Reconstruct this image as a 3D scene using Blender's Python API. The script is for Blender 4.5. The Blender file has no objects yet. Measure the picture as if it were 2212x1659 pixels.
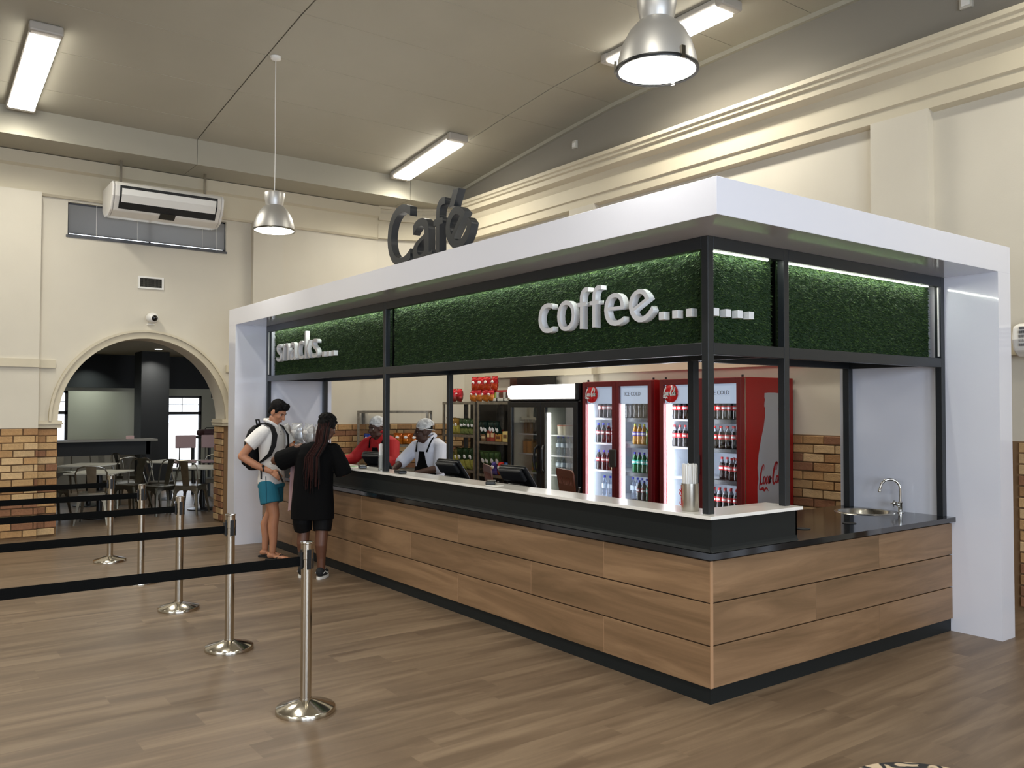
import bpy, bmesh, math, random
import numpy as np
from mathutils import Vector, Matrix
random.seed(7)
S = bpy.context.scene
COL = S.collection
PI = math.pi

# ------------------------------------------------------------------ camera
def set_camera():
    yaw, pitch, roll = 0.9360, 0.0264, 0.0019
    cy, sy, cp, sp = math.cos(yaw), math.sin(yaw), math.cos(pitch), math.sin(pitch)
    f = Vector((-sy * cp, cy * cp, sp)); r = Vector((cy, sy, 0)); u = r.cross(f)
    cr, sr = math.cos(roll), math.sin(roll)
    r2 = cr * r + sr * u; u2 = -sr * r + cr * u
    cam = bpy.data.cameras.new('camera'); o = bpy.data.objects.new('camera', cam)
    m = Matrix((r2, u2, -f)).transposed().to_4x4(); m.translation = (3.2562, -3.8054, 1.7)
    o.matrix_world = m
    cam.sensor_width = 36; cam.sensor_fit = 'HORIZONTAL'; cam.lens = 36 * 1838.16 / 2212
    cam.clip_start = 0.05; cam.clip_end = 200
    COL.objects.link(o); S.camera = o
set_camera()

# ------------------------------------------------------------------ world, exposure
w = bpy.data.worlds.new('sky'); S.world = w; w.use_nodes = True
bg = w.node_tree.nodes['Background']
bg.inputs[0].default_value = (0.86, 0.92, 1.0, 1); bg.inputs[1].default_value = 5.0
vs = S.view_settings
vs.view_transform = 'Standard'; vs.look = 'None'; vs.gamma = 1.0; vs.use_curve_mapping = False
vs.exposure = -0.12
S.cycles.use_denoising = True
S.cycles.max_bounces = 8; S.cycles.diffuse_bounces = 4; S.cycles.glossy_bounces = 4
S.cycles.transmission_bounces = 6; S.cycles.transparent_max_bounces = 12
S.cycles.sample_clamp_indirect = 6.0
S.cycles.caustics_reflective = False; S.cycles.caustics_refractive = False

WARM = (1.0, 0.955, 0.84); COOL = (0.93, 0.97, 1.0); DAY = (0.70, 0.82, 1.0)
FLUO = 14.0        # strength of the strip light diffusers
PEND = 90.0        # strength of the pendant lenses
STRIP_W = 62     # power and cut-off angle of every strip lamp
STRIP_SP = math.radians(152)
def area(name, loc, rot, sx, sy, power, col, spread=PI):
    l = bpy.data.lights.new(name, 'AREA'); l.shape = 'RECTANGLE'; l.size = sx; l.size_y = sy
    l.energy = power; l.color = col; l.spread = spread
    o = bpy.data.objects.new(name, l); o.location = loc; o.rotation_euler = rot; COL.objects.link(o); return o
# lamps of the same two kinds hanging in the part of the hall behind the camera
for (x, y) in ((-3.0, -2.6), (1.5, 2.75), (1.5, -2.6), (6.0, -2.6), (1.5, -7.6), (6.0, -7.6), (-3.0, -7.6), (-7.5, -7.6)):
    area('strip_lamp_light', (x, y, 5.62), (0, 0, 0), 1.6, 0.25, STRIP_W, WARM, STRIP_SP)
for (x, y) in ((5.8, -0.4), (-5.9, -5.8), (0.0, -5.8), (5.8, -5.8)):
    area('pendant_lamp_light', (x, y, 3.6), (0, 0, 0), 0.42, 0.42, 40, WARM, math.radians(150))
# daylight through the tall windows on the hall's far side, behind the camera on the right
for y in (-7.5, -4.5, -1.5):
    area('window_daylight', (8.9, y, 2.2), (0, math.radians(90), 0), 2.6, 1.7, 260, DAY)
area('window_daylight', (2.0, -10.8, 2.4), (math.radians(90), 0, 0), 5.0, 2.4, 150, (0.84, 0.91, 1.0))

# ------------------------------------------------------------------ helpers
def lin(h):
    h = h.lstrip('#'); v = [int(h[i:i + 2], 16) / 255 for i in (0, 2, 4)]
    return tuple(x / 12.92 if x <= .04045 else ((x + .055) / 1.055) ** 2.4 for x in v) + (1,)
MATS = {}
def mat(name, col, rough=.5, metal=0, emit=0, bump=0, bscale=60, var=0, vscale=4, coat=0, alpha=1, objvar=0, spec=.5, ior=None, emcol=None, sub=0):
    if name in MATS: return MATS[name]
    m = bpy.data.materials.new(name); m.use_nodes = True; MATS[name] = m
    nt = m.node_tree; N = nt.nodes; L = nt.links; b = N['Principled BSDF']
    c = lin(col) if isinstance(col, str) else tuple(col) + (1,)
    b.inputs['Base Color'].default_value = c
    b.inputs['Roughness'].default_value = rough; b.inputs['Metallic'].default_value = metal
    b.inputs['Specular IOR Level'].default_value = spec
    b.inputs['Coat Weight'].default_value = coat; b.inputs['Coat Roughness'].default_value = .04
    b.inputs['Alpha'].default_value = alpha
    if sub: b.inputs['Subsurface Weight'].default_value = sub; b.inputs['Subsurface Radius'].default_value = (.02, .008, .004)
    if emit:
        b.inputs['Emission Color'].default_value = (tuple(emcol) + (1,)) if emcol else c
        b.inputs['Emission Strength'].default_value = emit
    tc = N.new('ShaderNodeTexCoord')
    if var or objvar:
        src = None
        mix = N.new('ShaderNodeHueSaturation'); mix.inputs['Color'].default_value = c
        add = N.new('ShaderNodeMath'); add.operation = 'ADD'; add.inputs[0].default_value = 0; add.inputs[1].default_value = 1
        if var:
            n = N.new('ShaderNodeTexNoise'); n.inputs['Scale'].default_value = vscale; n.inputs['Detail'].default_value = 4
            L.new(tc.outputs['Object'], n.inputs['Vector'])
            mr = N.new('ShaderNodeMapRange'); mr.inputs[3].default_value = -var; mr.inputs[4].default_value = var
            mr.inputs[1].default_value = .3; mr.inputs[2].default_value = .7
            L.new(n.outputs[0], mr.inputs[0]); L.new(mr.outputs[0], add.inputs[0])
        if objvar:
            oi = N.new('ShaderNodeObjectInfo'); m2 = N.new('ShaderNodeMapRange'); m2.inputs[3].default_value = 1 - objvar; m2.inputs[4].default_value = 1 + objvar
            L.new(oi.outputs['Random'], m2.inputs[0]); L.new(m2.outputs[0], add.inputs[1])
        L.new(add.outputs[0], mix.inputs['Value']); L.new(mix.outputs[0], b.inputs['Base Color'])
    if bump:
        n = N.new('ShaderNodeTexNoise'); n.inputs['Scale'].default_value = bscale; n.inputs['Detail'].default_value = 3
        L.new(tc.outputs['Object'], n.inputs['Vector'])
        bp = N.new('ShaderNodeBump'); bp.inputs['Strength'].default_value = bump; bp.inputs['Distance'].default_value = .01
        L.new(n.outputs[0], bp.inputs['Height']); L.new(bp.outputs[0], b.inputs['Normal'])
    return m

def wood_mat(name, dark, mid, light, along, rough=.45, stretch=9, plank=None, objvar=True, coat=0):
    m = bpy.data.materials.new(name); m.use_nodes = True; MATS[name] = m
    nt = m.node_tree; N = nt.nodes; L = nt.links; b = N['Principled BSDF']
    tc = N.new('ShaderNodeTexCoord'); mp = N.new('ShaderNodeMapping')
    s = [stretch] * 3; s[along] = stretch / 11
    mp.inputs['Scale'].default_value = s
    vec = tc.outputs['Object']
    if objvar:
        oi = N.new('ShaderNodeObjectInfo'); vm = N.new('ShaderNodeVectorMath'); vm.operation = 'SCALE'; vm.inputs[0].default_value = (17, 31, 11)
        L.new(oi.outputs['Random'], vm.inputs['Scale']); va = N.new('ShaderNodeVectorMath'); va.operation = 'ADD'
        L.new(vec, va.inputs[0]); L.new(vm.outputs[0], va.inputs[1]); vec = va.outputs[0]
    if plank:   # seamless strip pattern: each strip takes its own piece of grain
        pw, pl = plank
        sx = N.new('ShaderNodeSeparateXYZ'); L.new(tc.outputs['Object'], sx.inputs[0])
        def mth(op, a, bb=None):
            q = N.new('ShaderNodeMath'); q.operation = op
            for i, v in enumerate((a, bb)):
                if v is None: continue
                if isinstance(v, (int, float)): q.inputs[i].default_value = v
                else: L.new(v, q.inputs[i])
            return q.outputs[0]
        cx = mth('FLOOR', mth('DIVIDE', sx.outputs[0], pw))
        wn = N.new('ShaderNodeTexWhiteNoise'); wn.noise_dimensions = '1D'; L.new(cx, wn.inputs['W'])
        cyv = mth('FLOOR', mth('ADD', mth('DIVIDE', sx.outputs[1], pl), mth('MULTIPLY', wn.outputs[0], 3.0)))
        cb = N.new('ShaderNodeCombineXYZ'); L.new(cx, cb.inputs[0]); L.new(cyv, cb.inputs[1])
        w2 = N.new('ShaderNodeTexWhiteNoise'); w2.noise_dimensions = '3D'; L.new(cb.outputs[0], w2.inputs[0])
        vm = N.new('ShaderNodeVectorMath'); vm.operation = 'SCALE'; vm.inputs['Scale'].default_value = 9
        L.new(w2.outputs['Color'], vm.inputs[0]); va = N.new('ShaderNodeVectorMath'); va.operation = 'ADD'
        L.new(vec, va.inputs[0]); L.new(vm.outputs[0], va.inputs[1]); vec = va.outputs[0]
    L.new(vec, mp.inputs[0])
    n = N.new('ShaderNodeTexNoise'); n.inputs['Scale'].default_value = 1.0; n.inputs['Detail'].default_value = 7; n.inputs['Roughness'].default_value = .6; n.inputs['Distortion'].default_value = .8
    L.new(mp.outputs[0], n.inputs['Vector'])
    cr = N.new('ShaderNodeValToRGB'); e = cr.color_ramp.elements
    e[0].position = .34; e[0].color = lin(dark); e[1].position = .66; e[1].color = lin(light)
    q = e.new(.5); q.color = lin(mid)
    L.new(n.outputs[0], cr.inputs[0])
    outc = cr.outputs[0]
    if plank or objvar:
        hs = N.new('ShaderNodeHueSaturation'); mr = N.new('ShaderNodeMapRange'); mr.inputs[3].default_value = .93; mr.inputs[4].default_value = 1.07
        L.new(w2.outputs[0] if plank else oi.outputs['Random'], mr.inputs[0]); L.new(mr.outputs[0], hs.inputs['Value']); L.new(outc, hs.inputs['Color']); outc = hs.outputs[0]
    L.new(outc, b.inputs['Base Color'])
    b.inputs['Roughness'].default_value = rough; b.inputs['Coat Weight'].default_value = coat
    bp = N.new('ShaderNodeBump'); bp.inputs['Strength'].default_value = .08; bp.inputs['Distance'].default_value = .004
    L.new(n.outputs[0], bp.inputs['Height']); L.new(bp.outputs[0], b.inputs['Normal'])
    return m

def glass_mat(name, tint=(1, 1, 1), gloss=.08, rough=.02):
    m = bpy.data.materials.new(name); m.use_nodes = True; MATS[name] = m
    nt = m.node_tree; N = nt.nodes; L = nt.links
    N.remove(N['Principled BSDF']); out = N['Material Output']
    t = N.new('ShaderNodeBsdfTransparent'); t.inputs[0].default_value = tuple(tint) + (1,)
    g = N.new('ShaderNodeBsdfGlossy'); g.inputs['Roughness'].default_value = rough
    lw = N.new('ShaderNodeLayerWeight'); lw.inputs[0].default_value = .25
    ad = N.new('ShaderNodeMath'); ad.operation = 'MULTIPLY_ADD'; ad.inputs[1].default_value = .6; ad.inputs[2].default_value = gloss
    L.new(lw.outputs['Fresnel'], ad.inputs[0])
    mx = N.new('ShaderNodeMixShader'); L.new(ad.outputs[0], mx.inputs[0]); L.new(t.outputs[0], mx.inputs[1]); L.new(g.outputs[0], mx.inputs[2])
    L.new(mx.outputs[0], out.inputs[0]); return m

class MB:
    """collects shapes and links them as ONE mesh object"""
    def __init__(s): s.v = []; s.f = []; s.m = []; s.M = None
    def add(s, vs, fs, mi=0):
        o = len(s.v)
        if s.M is not None: vs = [s.M @ Vector(v) for v in vs]
        s.v += [tuple(v) for v in vs]; s.f += [tuple(i + o for i in f) for f in fs]; s.m += [mi] * len(fs); return s
    def box(s, x0, x1, y0, y1, z0, z1, mi=0, skip=()):
        v = [(x0, y0, z0), (x1, y0, z0), (x1, y1, z0), (x0, y1, z0), (x0, y0, z1), (x1, y0, z1), (x1, y1, z1), (x0, y1, z1)]
        return s.add(v, [(0, 3, 2, 1), (4, 5, 6, 7), (0, 1, 5, 4), (1, 2, 6, 5), (2, 3, 7, 6), (3, 0, 4, 7)], mi)
    def rbox(s, x0, x1, y0, y1, z0, z1, r=.01, mi=0):   # box with chamfered vertical and horizontal edges
        xs = (x0, x0 + r, x1 - r, x1)
        bm = bmesh.new(); bmesh.ops.create_cube(bm, size=1)
        for v in bm.verts: v.co = Vector(((x0 + x1) / 2 + v.co.x * (x1 - x0), (y0 + y1) / 2 + v.co.y * (y1 - y0), (z0 + z1) / 2 + v.co.z * (z1 - z0)))
        bmesh.ops.bevel(bm, geom=list(bm.edges), offset=r, segments=2, affect='EDGES', profile=.5)
        s.bm(bm, mi); return s
    def bm(s, bm, mi=0):
        bm.verts.index_update(); s.add([v.co.copy() for v in bm.verts], [[v.index for v in f.verts] for f in bm.faces], mi); bm.free(); return s
    def lathe(s, prof, n=20, c=(0, 0, 0), mi=0, cap=True):
        vs = []; fs = []
        for (r, z) in prof:
            for k in range(n): a = 2 * PI * k / n; vs.append((c[0] + r * math.cos(a), c[1] + r * math.sin(a), c[2] + z))
        for i in range(len(prof) - 1):
            for k in range(n):
                k2 = (k + 1) % n; fs.append((i * n + k, i * n + k2, (i + 1) * n + k2, (i + 1) * n + k))
        if cap:
            fs.append(tuple(range(n - 1, -1, -1))); fs.append(tuple((len(prof) - 1) * n + k for k in range(n)))
        return s.add(vs, fs, mi)
    def tube(s, pts, r, n=8, mi=0, cap=True, closed=False):
        P = [Vector(p) for p in pts]; R = r if isinstance(r, (list, tuple)) else [r] * len(P)
        vs = []; fs = []; prev = None; m = len(P)
        for i, p in enumerate(P):
            if closed: d = (P[(i + 1) % m] - P[i - 1])
            else: d = (P[min(i + 1, m - 1)] - P[max(i - 1, 0)])
            d.normalize()
            if prev is None:
                a = Vector((0, 0, 1)) if abs(d.z) < .9 else Vector((1, 0, 0)); x = d.cross(a).normalized()
            else: x = (prev - d * prev.dot(d)); x = x.normalized() if x.length > 1e-6 else d.orthogonal().normalized()
            prev = x; y = d.cross(x)
            for k in range(n): a = 2 * PI * k / n; vs.append(p + R[i] * (math.cos(a) * x + math.sin(a) * y))
        for i in range(m if closed else m - 1):
            i2 = (i + 1) % m
            for k in range(n): k2 = (k + 1) % n; fs.append((i * n + k, i * n + k2, i2 * n + k2, i2 * n + k))
        if cap and not closed: fs.append(tuple(range(n - 1, -1, -1))); fs.append(tuple((m - 1) * n + k for k in range(n)))
        return s.add(vs, fs, mi)
    def prism(s, poly, axis, a, b, mi=0):   # polygon in the two other axes, extruded along axis
        n = len(poly)
        def P(p, t):
            if axis == 0: return (t, p[0], p[1])
            if axis == 1: return (p[0], t, p[1])
            return (p[0], p[1], t)
        vs = [P(p, a) for p in poly] + [P(p, b) for p in poly]
        fs = [tuple(range(n)), tuple(range(2 * n - 1, n - 1, -1))] + [(i, i + n, (i + 1) % n + n, (i + 1) % n) for i in range(n)]
        return s.add(vs, fs, mi)
    def ell(s, c, r, mi=0, n=12, m=8):
        if isinstance(r, (int, float)): r = (r, r, r)
        vs = [(c[0], c[1], c[2] - r[2])]; fs = []
        for i in range(1, m):
            t = PI * i / m
            for k in range(n): a = 2 * PI * k / n; vs.append((c[0] + r[0] * math.sin(t) * math.cos(a), c[1] + r[1] * math.sin(t) * math.sin(a), c[2] - r[2] * math.cos(t)))
        vs.append((c[0], c[1], c[2] + r[2])); e = len(vs) - 1
        for k in range(n): k2 = (k + 1) % n; fs.append((0, 1 + k2, 1 + k)); fs.append((e, 1 + (m - 2) * n + k, 1 + (m - 2) * n + k2))
        for i in range(m - 2):
            for k in range(n): k2 = (k + 1) % n; fs.append((1 + i * n + k, 1 + i * n + k2, 1 + (i + 1) * n + k2, 1 + (i + 1) * n + k))
        return s.add(vs, fs, mi)
    def mesh(s, name, mats):
        me = bpy.data.meshes.new(name); me.from_pydata(s.v, [], s.f)
        for m in (mats if isinstance(mats, (list, tuple)) else [mats]): me.materials.append(m)
        if any(s.m): me.polygons.foreach_set('material_index', s.m)
        bm = bmesh.new(); bm.from_mesh(me); bmesh.ops.recalc_face_normals(bm, faces=bm.faces); bm.to_mesh(me); bm.free()
        me.update(); return me
    def build(s, name, mats, parent=None, smooth=False, bevel=0):
        o = bpy.data.objects.new(name, s.mesh(name, mats)); COL.objects.link(o)
        if parent is not None: o.parent = parent
        if smooth: shade(o)
        if bevel:
            b = o.modifiers.new('bevel', 'BEVEL'); b.width = bevel; b.segments = 2; b.limit_method = 'ANGLE'; b.angle_limit = .6
        return o
def shade(o, ang=40):
    me = o.data
    me.polygons.foreach_set('use_smooth', [True] * len(me.polygons))
    try: me.set_sharp_from_angle(angle=math.radians(ang))
    except Exception: pass
def tag(o, label=None, cat=None, group=None, kind=None):
    if label: o['label'] = label
    if cat: o['category'] = cat
    if group: o['group'] = group
    if kind: o['kind'] = kind
    return o
def thing(name, label, cat, loc=(0, 0, 0), rz=0, group=None):
    o = bpy.data.objects.new(name, None); o.empty_display_size = .1; COL.objects.link(o)
    o.location = loc; o.rotation_euler = (0, 0, rz); return tag(o, label, cat, group)
def dup(root, loc=None, rz=None, label=None, group=None):
    def cp(o, par):
        c = o.copy(); COL.objects.link(c); c.parent = par
        for ch in list(o.children): cp(ch, c)
        return c
    r = cp(root, None)
    if loc is not None: r.location = loc
    if rz is not None: r.rotation_euler = (0, 0, rz)
    if label: r['label'] = label
    if group: r['group'] = group
    return r
def struct(name, mb, m, parent=None, smooth=False, bevel=0):
    o = mb.build(name, m, parent, smooth, bevel)
    if parent is None: o['kind'] = 'structure'
    return o
def box(name, m, b, parent=None, bevel=0, kind=None):
    o = MB().box(*b).build(name, m, parent, bevel=bevel)
    if kind: o['kind'] = kind
    return o
def text_mesh(txt, size, depth, sx=1.0, bold=0.0, shear=0.0, align='LEFT', bev=0.0):
    cu = bpy.data.curves.new('text', 'FONT'); cu.body = txt; cu.size = size; cu.extrude = depth / 2; cu.offset = bold; cu.shear = shear
    cu.align_x = align; cu.bevel_depth = bev; cu.resolution_u = 5
    o = bpy.data.objects.new('text', cu); COL.objects.link(o)
    dg = bpy.context.evaluated_depsgraph_get(); me = bpy.data.meshes.new_from_object(o.evaluated_get(dg))
    bpy.data.objects.remove(o); bpy.data.curves.remove(cu)
    for v in me.vertices: v.co.x *= sx
    return me
def fill_mesh(outer, holes, depth):   # flat outline with holes, extruded by depth along +z
    cu = bpy.data.curves.new('fill', 'CURVE'); cu.dimensions = '2D'; cu.fill_mode = 'BOTH'; cu.extrude = depth / 2
    for loop in [outer] + holes:
        sp = cu.splines.new('POLY'); sp.points.add(len(loop) - 1)
        for p, q in zip(sp.points, loop): p.co = (q[0], q[1], 0, 1)
        sp.use_cyclic_u = True
    o = bpy.data.objects.new('fill', cu); COL.objects.link(o)
    dg = bpy.context.evaluated_depsgraph_get(); me = bpy.data.meshes.new_from_object(o.evaluated_get(dg))
    bpy.data.objects.remove(o); bpy.data.curves.remove(cu); return me
def mesh_obj(name, me, m, parent=None, M=None):
    me.materials.clear(); me.materials.append(m); me.name = name
    if M is not None: me.transform(M)
    o = bpy.data.objects.new(name, me); COL.objects.link(o)
    if parent is not None: o.parent = parent
    return o

# ------------------------------------------------------------------ materials
beige = mat('beige_wall_paint', '#d3ccbc', .75, bump=.05, bscale=90, var=.03, vscale=1.5)
cream = mat('cream_trim_paint', '#cfc5ad', .6, var=.03, vscale=2)
ceilm = mat('ceiling_board_paint', '#aaa595', .8, var=.03, vscale=1.2)
gap = mat('dark_joint', '#4a4438', .9)
floor_m = wood_mat('floor_vinyl', '#604f3e', '#705e4b', '#83705b', 1, rough=.42, stretch=7, plank=(.2, 1.4), objvar=False)
panel_m = wood_mat('oak_laminate', '#735a40', '#86694d', '#98795a', 0, rough=.42, stretch=8)
panel_y = wood_mat('oak_laminate_side', '#735a40', '#86694d', '#98795a', 1, rough=.42, stretch=8)
panel_edge = mat('oak_edge', '#b08a68', .5)
white_gloss = mat('white_gloss_laminate', '#e6e7f0', .12, coat=.5)
black_steel = mat('black_powder_coat', '#1d2125', .38)
black_panel = mat('charcoal_laminate', '#1a1e1f', .5, spec=.25)
granite = mat('black_granite', '#17181a', .12, var=.25, vscale=220)
quartz = mat('white_quartz', '#f2efe9', .18)
steel = mat('brushed_steel', '#b9b4aa', .22, 1)
chrome = mat('chrome', '#d8d6d2', .06, 1)
gun = mat('gunmetal', '#6f6b62', .28, 1)
black = mat('black_plastic', '#121314', .35)
black_soft = mat('black_rubber', '#0d0d0e', .7)
white = mat('white_plastic', '#eceae4', .4)
fluo = mat('strip_diffuser', (1, .97, .9), .5, emit=FLUO, emcol=(1.0, .97, .88))
pendl = mat('pendant_lens', (1, .97, .9), .5, emit=PEND, emcol=(1.0, .97, .88))
led_w = mat('cool_led', (1, 1, 1), .5, emit=22, emcol=(.86, .93, 1.0))
led_g = mat('sign_led', (1, 1, 1), .5, emit=60, emcol=(.96, 1.0, .88))
alu = mat('spun_aluminium', '#c9c7c3', .42, .75)
red_m = mat('fridge_red', '#8e1518', .35)
red_d = mat('fridge_frame_red', '#6d1619', .4)
glass = glass_mat('clear_glass', (.98, .99, 1.0), .04)
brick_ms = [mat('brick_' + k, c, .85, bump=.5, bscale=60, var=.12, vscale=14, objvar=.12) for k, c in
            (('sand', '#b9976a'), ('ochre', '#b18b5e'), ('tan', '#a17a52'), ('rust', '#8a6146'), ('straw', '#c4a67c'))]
mortar = mat('mortar', '#7d6245', .95)
# ================================================================== SETTING
XA = -9.25; YB = 3.88
struct('floor', MB().box(-19.5, 9.2, -11.2, 5.6, -.12, 0), floor_m)
M_yz = lambda x: Matrix(((0, 0, 1, x), (1, 0, 0, 0), (0, 1, 0, 0), (0, 0, 0, 1)))

# ---- wall with the arch (left in the photo)
cy, R, RZ, zs = -.897, 1.088, 1.13, 1.50
arc = [(cy - R * math.cos(PI * k / 36), zs + RZ * math.sin(PI * k / 36)) for k in range(37)]
outer = [(-11, 0), (cy - R, 0)] + arc + [(cy + R, 0), (2.65, 0), (2.65, 6), (-11, 6)]
hole = [(-1.9, 3.96), (.186, 3.96), (.186, 4.40), (-1.9, 4.40)]
wall_left = mesh_obj('wall_left', fill_mesh(outer, [hole], .42), beige, None, M_yz(XA - .21)); wall_left['kind'] = 'structure'
# archivolt with bead, impost blocks
def arch_ring(r0, z0, r1, z1):
    a = [(cy - r0 * math.cos(PI * k / 36), zs + z0 * math.sin(PI * k / 36)) for k in range(37)]
    b = [(cy - r1 * math.cos(PI * k / 36), zs + z1 * math.sin(PI * k / 36)) for k in range(36, -1, -1)]
    return a + b
mesh_obj('archivolt', fill_mesh(arch_ring(1.09, 1.132, 1.17, 1.215), [], .05), cream, wall_left, M_yz(XA + .024))
mesh_obj('archivolt_bead', fill_mesh(arch_ring(1.17, 1.215, 1.20, 1.245), [], .08), cream, wall_left, M_yz(XA + .039))
def impost(ya, yb):
    m = MB(); m.box(XA - .43, XA + .05, ya, yb, 1.41, 1.455); m.box(XA - .44, XA + .07, ya - .012, yb + .012, 1.455, 1.475); m.box(XA - .43, XA + .055, ya - .004, yb + .004, 1.475, 1.505)
    m.build('impost_moulding', cream, wall_left)
impost(-2.225, cy - R + .045); impost(cy + R - .045, .46)
# pilasters
pil = MB()
pil.box(XA, XA + .15, -3.4, -2.225, 1.41, 4.45); pil.box(XA, XA + .13, -3.4, -2.225, 0, 1.41)
pil.build('pilaster', beige, wall_left)
MB().box(XA, XA + .1, .56, 1.03, 1.41, 4.45).build('pilaster', beige, wall_left)
band = MB()
for (a, b, d) in ((-11, -2.225, .18), (-2.225, -2.02, .035), (.20, 2.65, .035)):
    band.box(XA, XA + d, a, b, 2.19, 2.295)
band.box(XA, XA + .13, .54, 1.05, 2.19, 2.295)
struct('trim_1', band, cream)

# ---- corner between the two walls, slightly hollow
cor = [(-9.25, 2.65), (-9.18, 3.0), (-9.02, 3.36), (-8.8, 3.66), (-8.5, 3.88)]
def ribbon(pts, off, z0, z1, t=.3):   # upright strip following pts, face pushed off towards the room
    m = MB()
    for (a, b) in zip(pts[:-1], pts[1:]):
        d = Vector((b[0] - a[0], b[1] - a[1])).normalized(); n = Vector((d.y, -d.x))
        m.prism([(a[0] + n.x * off, a[1] + n.y * off), (b[0] + n.x * off, b[1] + n.y * off), (b[0] - n.x * t, b[1] - n.y * t), (a[0] - n.x * t, a[1] - n.y * t)], 2, z0, z1)
    return m
wall_corner = struct('wall_corner', ribbon(cor, 0, 0, 6), beige)

# ---- back wall
wb = MB(); wb.box(-8.5, 9.2, YB, YB + .3, 0, 6)
wall_back = struct('wall_back', wb, beige)
for (a, b) in ((-5.72, -5.22), (-1.24, -.68)):
    m = MB(); m.box(a, b, YB - .1, YB, 1.42, 4.42); m.build('pilaster', beige, wall_back)
    m = MB(); m.box(a - .03, b + .03, YB - .16, YB, 2.13, 2.29); m.build('pilaster_band', cream, wall_back)
bt = MB()
for (a, b) in ((-8.1, -5.75), (-5.19, -1.27), (-.65, 9.2)): bt.box(a, b, YB - .06, YB, 2.14, 2.285)
struct('trim_2', bt, cream)
box('conduit', white, (-9.02, -8.98, 2.42, 2.46, 2.6, 3.3)).parent = wall_left
MB().box(-8.5, 9.2, YB - .012, YB + .01, 5.02, 5.8).build('frieze', mat('frieze_grey', '#8f897e', .7), wall_back)
# cornices: profile (distance from wall, height)
prof_b = [(0, 5.02), (.30, 4.99), (.30, 4.945), (.275, 4.93), (.27, 4.90), (.24, 4.885), (.235, 4.82), (.15, 4.78), (.13, 4.73), (.115, 4.70), (.115, 4.535), (.09, 4.52), (.085, 4.42), (0, 4.40)]
cb = MB()
pts = [(YB - d, z) for d, z in prof_b] + [(YB + .02, 4.40), (YB + .02, 5.02)]
cb.prism(pts, 0, -8.42, 9.2)
struct('trim_3', cb, cream)
prof_a = [(0, 4.97), (.10, 4.96), (.10, 4.80), (.05, 4.77), (.05, 4.46), (.03, 4.43), (0, 4.43)]
ca = MB(); ca.prism([(XA + d, z) for d, z in prof_a] + [(XA - .02, 4.43), (XA - .02, 4.97)], 1, -11, 2.66)
struct('trim_4', ca, cream)
cc = MB()
for (o, z0, z1) in ((.10, 4.93, 5.0), (.07, 4.85, 4.93), (.10, 4.74, 4.85), (.045, 4.68, 4.74), (.06, 4.45, 4.68)):
    r = ribbon(cor, o, z0, z1, .05); cc.add(r.v, r.f)
struct('trim_5', cc, cream)
# ---- beam over the arch wall, ceiling boards
bm_ = MB()
for (a, b) in ((-11, -3.76), (-3.75, -.458), (-.452, 2.84), (2.848, 3.88)): bm_.box(-9.6, -8.5, a, b, 4.97, 5.36)
bm_.box(-9.6, -8.52, -11, 3.88, 4.98, 5.36)
struct('trim_6', bm_, ceilm)
cz = [(-8.5, 5.31), (-7.9, 5.385), (-6.9, 5.49), (-5.9, 5.595), (-4.9, 5.69), (-3.9, 5.735), (-2.9, 5.755), (-1.9, 5.76), (-.9, 5.76), (.1, 5.76), (1.1, 5.76), (2.1, 5.76), (3.1, 5.76), (9.2, 5.76)]
cs = MB()
for (a, b) in zip(cz[:-1], cz[1:]):
    cs.prism([(a[0], a[1] + .016), (b[0], b[1] + .016), (b[0], b[1] + .1), (a[0], a[1] + .1)], 1, -11.2, 4.0)
ceiling = struct('ceiling', cs, gap)
ys = [-11.2, -7.05, -3.755, -.455, 2.845, 3.9]
for j in range(len(ys) - 1):
    for i in range(len(cz) - 1):
        a, b = cz[i], cz[i + 1]; gx = .004; gy = .007
        m = MB(); m.prism([(a[0] + gx, a[1]), (b[0] - gx, b[1]), (b[0] - gx, b[1] + .015), (a[0] + gx, a[1] + .015)], 1, ys[j] + gy, ys[j + 1] - gy)
        m.build('ceiling_board', ceilm, ceiling)
        if j in (1, 2, 3) and i < 8:   # thin cover strip over the cross joint
            m = MB(); m.box(b[0] - .012, b[0] + .012, ys[j] + .02, ys[j + 1] - .02, b[1] - .003, b[1] + .003); m.build('cover_strip', ceilm, ceiling)
# strip where ceiling meets the back wall
m = MB()
for (a, b) in zip(cz[:-1], cz[1:]): m.prism([(a[0], a[1] - .05), (b[0], b[1] - .05), (b[0], b[1] + .01), (a[0], a[1] + .01)], 1, 3.82, 3.9)
struct('trim_7', m, ceilm)
# ---- walls behind the camera close the hall
struct('wall_right', MB().box(9.0, 9.3, -11.2, 4, 0, 6), beige)
struct('wall_front', MB().box(-10, 9.2, -11.3, -11, 0, 6), beige)

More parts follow.
